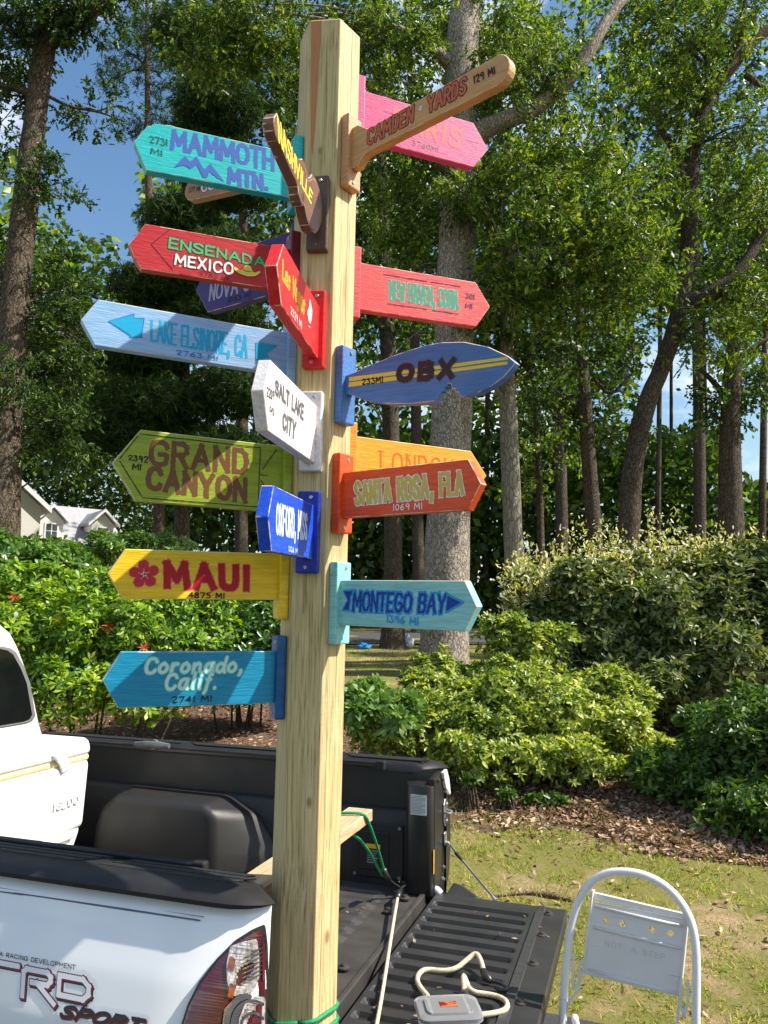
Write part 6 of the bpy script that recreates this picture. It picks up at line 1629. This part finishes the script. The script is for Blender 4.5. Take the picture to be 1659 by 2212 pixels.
left = [(-.185,-blen),(-.180,-.60),(-.176,-.429),(-.173,-.345),(-.166,-.249),(-.156,-.175),(-.138,-.112),(-.106,-.058),(-.057,-.022),(0,-.010)]
right = [(.055,-.012),(.112,-.033),(.152,-.073),(.174,-.119),(.181,-.181),(.179,-.269),(.176,-.352),(.180,-.60),(.185,-blen)]
path = [lw(a, b_) for a, b_ in left] + [lw(a, b_) for a, b_ in right]
B().tube(smooth_path(path), .0112, 14).done('hoop_frame', CHIP, lad, True)
for s_ in (-1, 1): B().lathe([(.014,-.0),(.015,.01),(.0135,.035)], 10, 'z', tuple(lw(s_*.185, -blen) - Vector((0,0,.012)))).done('rubber_foot', DARK_METAL, lad)
# back panel with pressed ridges, holes and flat lettering darkened as relief shade
def pan_fn(X, Y):
    t = (Y + .300) / (.300 - .107)
    half = .1265 - .0 * t; cx = .005 + .025*t*1.0
    D = np.maximum(np.abs(X - cx) - half, np.maximum(-.300 - Y, Y + .107))
    for hx in (-.061, -.014, .066, .114): D = np.maximum(D, .0082 - np.hypot(X - hx, Y + .150))
    return D
pc_ = -.012
pan = decal('back_panel', LAD, lad, (-.15, .19, -.31, -.10), .0035, pan_fn, lambda a, b_: tuple(lw(a, b_, pc_)))
bm = bmesh.new(); bm.from_mesh(pan.data); bmesh.ops.remove_doubles(bm, verts=bm.verts, dist=.00005); bmesh.ops.recalc_face_normals(bm, faces=bm.faces)
bmesh.ops.solidify(bm, geom=bm.faces[:], thickness=.0012); bm.to_mesh(pan.data); bm.free()
for (a0, b0_, a1, b1_) in ((-.090,-.118,.146,-.126),(-.094,-.173,.140,-.182),(-.108,-.285,.126,-.292)):
    B().tube([lw(a0, b0_, pc_ + .003), lw((a0+a1)/2, (b0_+b1_)/2, pc_ + .0045), lw(a1, b1_, pc_ + .003)], .0042, 8).done('pressed_ridge', LAD, pan, True)
for wd, xa, xb in (('NOT', -.061, -.016), ('A', .010, .024), ('STEP', .042, .098)):
    zz0 = -.215 - (xa + .061)*.025; ns = text_segments(wd, [(xa,zz0),(xb,zz0-.0014),(xb,zz0+.0125),(xa,zz0+.0135)], .55)
    decal('embossed_word', surf('enamel_emboss_shade', (.54,.54,.55,1), (.50,.50,.51,1), rough=.4), pan, (xa-.004,xb+.004,-.225,-.195), .0012, lambda X, Y: d_segs(X, Y, ns) - .0012, lambda a, b_: tuple(lw(a, b_, pc_ + .0018)))  # flat letters, shade of the relief painted as darker enamel
for a, b_ in ((-.040,-.287),(.013,-.283)): B().lathe([(.0032,0),(.0032,.004),(.0015,.0055)], 8, 'z').xf(Matrix.Translation(lw(a, b_, pc_ + .0015)) @ e3.to_track_quat('Z', 'Y').to_matrix().to_4x4()).done('rivet', LAD, pan)
B().loft([[lw(-.098,-.086,pc_-.01), lw(-.098,-.104,pc_-.01), lw(.157,-.113,pc_-.01), lw(.158,-.098,pc_-.01)], [lw(-.098,-.086,pc_-.03), lw(-.098,-.104,pc_-.03), lw(.157,-.113,pc_-.03), lw(.158,-.098,pc_-.03)]], True, True).done('top_bar', LAD, lad)
for (a0, b0_, a1, b1_) in ((-.099,-.078,-.124,-.300),(.159,-.098,.134,-.306)):
    B().loft([[lw(a0-.002,b0_,pc_+.006), lw(a0+.003,b0_,pc_+.006), lw(a0+.003,b0_,pc_-.02), lw(a0-.002,b0_,pc_-.02)], [lw(a1-.002,b1_,pc_+.006), lw(a1+.003,b1_,pc_+.006), lw(a1+.003,b1_,pc_-.02), lw(a1-.002,b1_,pc_-.02)]], True, True).done('side_channel', LAD, lad)
for pts in ([(-.146,-.246),(-.147,-.30),(-.145,-.339),(-.132,-.325),(-.126,-.262)], [(-.124,-.29),(-.130,-.335),(-.162,-.380),(-.168,-.42),(-.150,-.46)], [(.143,-.250),(.140,-.30),(.134,-.325),(.130,-.36),(.138,-.42)], [(.160,-.250),(.156,-.31),(.147,-.342),(.140,-.318),(.141,-.26)]):
    P = [lw(a, b_, .004) for a, b_ in pts]; b = B()
    for A_, C_ in zip(P, P[1:]):
        d = (C_ - A_).normalized(); n_ = d.cross(e3)*.0035
        b.loft([[A_+n_-e3*.0012, A_-n_-e3*.0012, A_-n_+e3*.0012, A_+n_+e3*.0012], [C_+n_-e3*.0012, C_-n_-e3*.0012, C_-n_+e3*.0012, C_+n_+e3*.0012]], True, True)
    bmesh.ops.remove_doubles(b.bm, verts=b.bm.verts, dist=.006)
    B.done(b, 'folding_link', LAD, lad)
for b0_, dpt in ((-.52, .20), (-.80, .24)):
    B().loft([[lw(-.165,b0_,0), lw(.165,b0_,0), lw(.165,b0_,-dpt), lw(-.165,b0_,-dpt)], [lw(-.165,b0_-.02,0), lw(.165,b0_-.02,0), lw(.165,b0_-.02,-dpt), lw(-.165,b0_-.02,-dpt)]], True, True).bevel(.003).done('step', LAD, lad)
for s_ in (-1, 1):
    A_ = lw(s_*.150, -.42, -.03); C_ = Vector((A_.x, A_.y, 0)) + hh*.42 + e1*s_*.02; C_.z = .0
    B().tube([A_, A_.lerp(C_, .5), C_], .0105, 10).done('rear_leg', CHIP, lad, True)

# ================================================================== house and parked car in the distance
HY = 46.0
hc = at(172, 1180, HY)
SID = surf('white_siding', (.72,.70,.66,1), (.66,.64,.60,1), rough=.6, vscale=2)
def siding():
    m = bpy.data.materials.new('lap_siding'); N, L = nodes_of(m); p = N['Principled BSDF']; p.inputs['Roughness'].default_value = .55; p.inputs['Base Color'].default_value = (.82,.80,.75,1)
    tc = N.new('ShaderNodeTexCoord'); wv = N.new('ShaderNodeTexWave'); wv.bands_direction = 'Z'; wv.wave_profile = 'SAW'; wv.inputs['Scale'].default_value = 1.6; L.new(tc.outputs['Object'], wv.inputs['Vector'])
    bp_ = N.new('ShaderNodeBump'); bp_.inputs['Strength'].default_value = 1; bp_.inputs['Distance'].default_value = .04; L.new(wv.outputs['Fac'], bp_.inputs['Height']); L.new(bp_.outputs['Normal'], p.inputs['Normal'])
    return m
LAP = siding(); SHIN = surf('grey_shingles', (.36,.36,.37,1), (.26,.26,.27,1), rough=.85, vscale=6, stretch=(1,1,3)); TRIM = surf('white_trim', (.78,.78,.77,1), rough=.5)
PANE = surf('window_glass', (.10,.12,.14,1), (.05,.06,.07,1), rough=.08, spec=.6, vscale=1); SHUT = surf('red_shutter', lin(150,92,88), lin(130,76,74), rough=.6)
hs = empty('house', (hc.x, hc.y, gzf(hc.x, hc.y)), R(38), 'white sided house with grey roof and two dormers, half hidden by the left shrubs', 'house')
E0 = hc.z - hs.location.z - .25     # eave height so the dormers stand where the photograph shows them
def slab(pts, axis, a0, a1, name, mat, par=hs): return B().prism(pts, axis, a0, a1).done(name, mat, par)
B().box(-9, 2.6, 0, 9, -1, E0-.12).done('wall', LAP, hs)
slab([(-.5,E0-.35),(4.5,E0+2.9),(9.5,E0-.35),(9.5,E0-.12),(4.5,E0+3.15),(-.5,E0-.12)], 'x', -5.4, 2.9, 'roof', SHIN)
B().prism([(0.0,E0-.1),(4.5,E0+2.8),(9,E0-.1)], 'x', 2.5, 2.6).done('gable_wall', LAP, hs)
def window(par, x, z, w, h, y, out=-1):
    f = B().box(x-w/2-.09, x+w/2+.09, y-.06, y, z-.09, z+h+.09).done('window', TRIM, par)
    for i in range(2):
        for j in range(3):
            pw, ph = (w-.06)/2, (h-.10)/3
            B().box(x-w/2+i*(pw+.06), x-w/2+i*(pw+.06)+pw, y-.075, y-.062, z+j*(ph+.05), z+j*(ph+.05)+ph).done('pane', PANE, f)
for dx in (-1.55, 1.45):
    B().box(dx-.66, dx+.66, .45, 3.6, E0-.05, E0+1.75).done('dormer_wall', LAP, hs)
    slab([(dx-.9,E0+1.62),(dx,E0+2.5),(dx+.9,E0+1.62),(dx+.9,E0+1.78),(dx,E0+2.66),(dx-.9,E0+1.78)], 'y', .2, 4.0, 'dormer_roof', SHIN)
    slab([(dx-.66,E0+1.75),(dx,E0+2.42),(dx+.66,E0+1.75)], 'y', .46, .52, 'dormer_gable', LAP)
    for s_ in (-1, 1): slab([(dx,E0+2.5),(dx+s_*.95,E0+1.56),(dx+s_*.95,E0+1.74),(dx,E0+2.68)], 'y', .10, .22, 'dormer_trim', TRIM)
    window(hs, dx, E0+.25, .62, 1.25, .45)
# wing with its gable to the front
B().box(-9.40, -3.10, -3.2, 6, -1, E0+2.0).done('wing_wall', LAP, hs)
slab([(-9.40,E0+2.0),(-6.25,E0+4.6),(-3.10,E0+2.0)], 'y', -3.2, -3.1, 'wing_gable', LAP)
slab([(-9.80,E0+1.7),(-6.25,E0+4.7),(-2.70,E0+1.7),(-2.70,E0+1.95),(-6.25,E0+4.95),(-9.80,E0+1.95)], 'y', -3.5, 6.2, 'wing_roof', SHIN)
for s_ in (-1, 1): slab([(-6.25,E0+4.72),(-6.25+s_*3.6,E0+1.66),(-6.25+s_*3.6,E0+1.96),(-6.25,E0+5.02)], 'y', -3.62, -3.5, 'wing_trim', TRIM)
for wx in (-5.20, -7.30): window(hs, wx, E0+.0, .9, 1.6, -3.2)
for wx in (-4.40, -6.00, -6.50, -8.10): B().box(wx-.2, wx+.2, -3.27, -3.2, E0, E0+1.8).done('shutter', SHUT, hs)
for wx in (-1.5, 1.4): window(hs, wx, E0-2.2, .95, 1.6, 0)

cq = at(1185, 1300, 33); carz = gzf(cq.x, cq.y)
car = empty('parked_car', (cq.x, cq.y, carz), R(12), 'dark parked car half hidden behind the grey trunk and the silvery hedge', 'car')
def carprof(w, pts): return [[(x, s_*w, z) for x, z in pts] for s_ in (-1, 1)]
body = [(-2.2,.35),(-2.25,.7),(-2.1,.95),(-1.3,1.05),(1.2,1.08),(2.0,.98),(2.25,.75),(2.25,.35)]
B().loft(carprof(.88, body), True, True).bevel(.06, 3, 20).done('body', surf('car_paint', (.03,.032,.036,1), (.02,.02,.024,1), rough=.2, coat=1.0), car, 'auto')
B().loft([[(x, s_*.78, z) for x, z in ((-1.5,1.04),(-.8,1.5),(.7,1.52),(1.6,1.06))] for s_ in (-1, 1)], True, True).bevel(.05, 3, 20).done('cabin', GLASS, car, 'auto')
B().box(-.75, .65, -.74, .74, 1.49, 1.55).bevel(.02).done('roof', MATS['car_paint'], car)
for x in (-1.4, 1.4):
    for s_ in (-1, 1): B().lathe([(.18,-.1),(.32,-.11),(.34,0),(.32,.11),(.18,.1)], 16, 'y', (x, s_*.8, .34)).done('wheel', TYRE, car, 'auto')

# dry leaf bits and grit blown into the bed and onto the tailgate
nb = 46
uu_ = np.concatenate([rng.uniform(-.9, -.05, 26), rng.uniform(.06, .52, nb-26)]); vv_ = np.concatenate([rng.uniform(-.2, .6, 26), rng.uniform(-.4, .6, nb-26)])
Cb = np.array([tuple(truck_world(a, b_, .006)) for a, b_ in zip(uu_, vv_)])
tag(leaves('leaf_litter', Cb, rng.normal(size=Cb.shape)*np.array([1,1,.15]), rng.uniform(.008,.028,nb), ELL, LM_LIT, None, .8), 'dry leaf bits blown onto the black bed floor and tailgate', 'leaf litter')
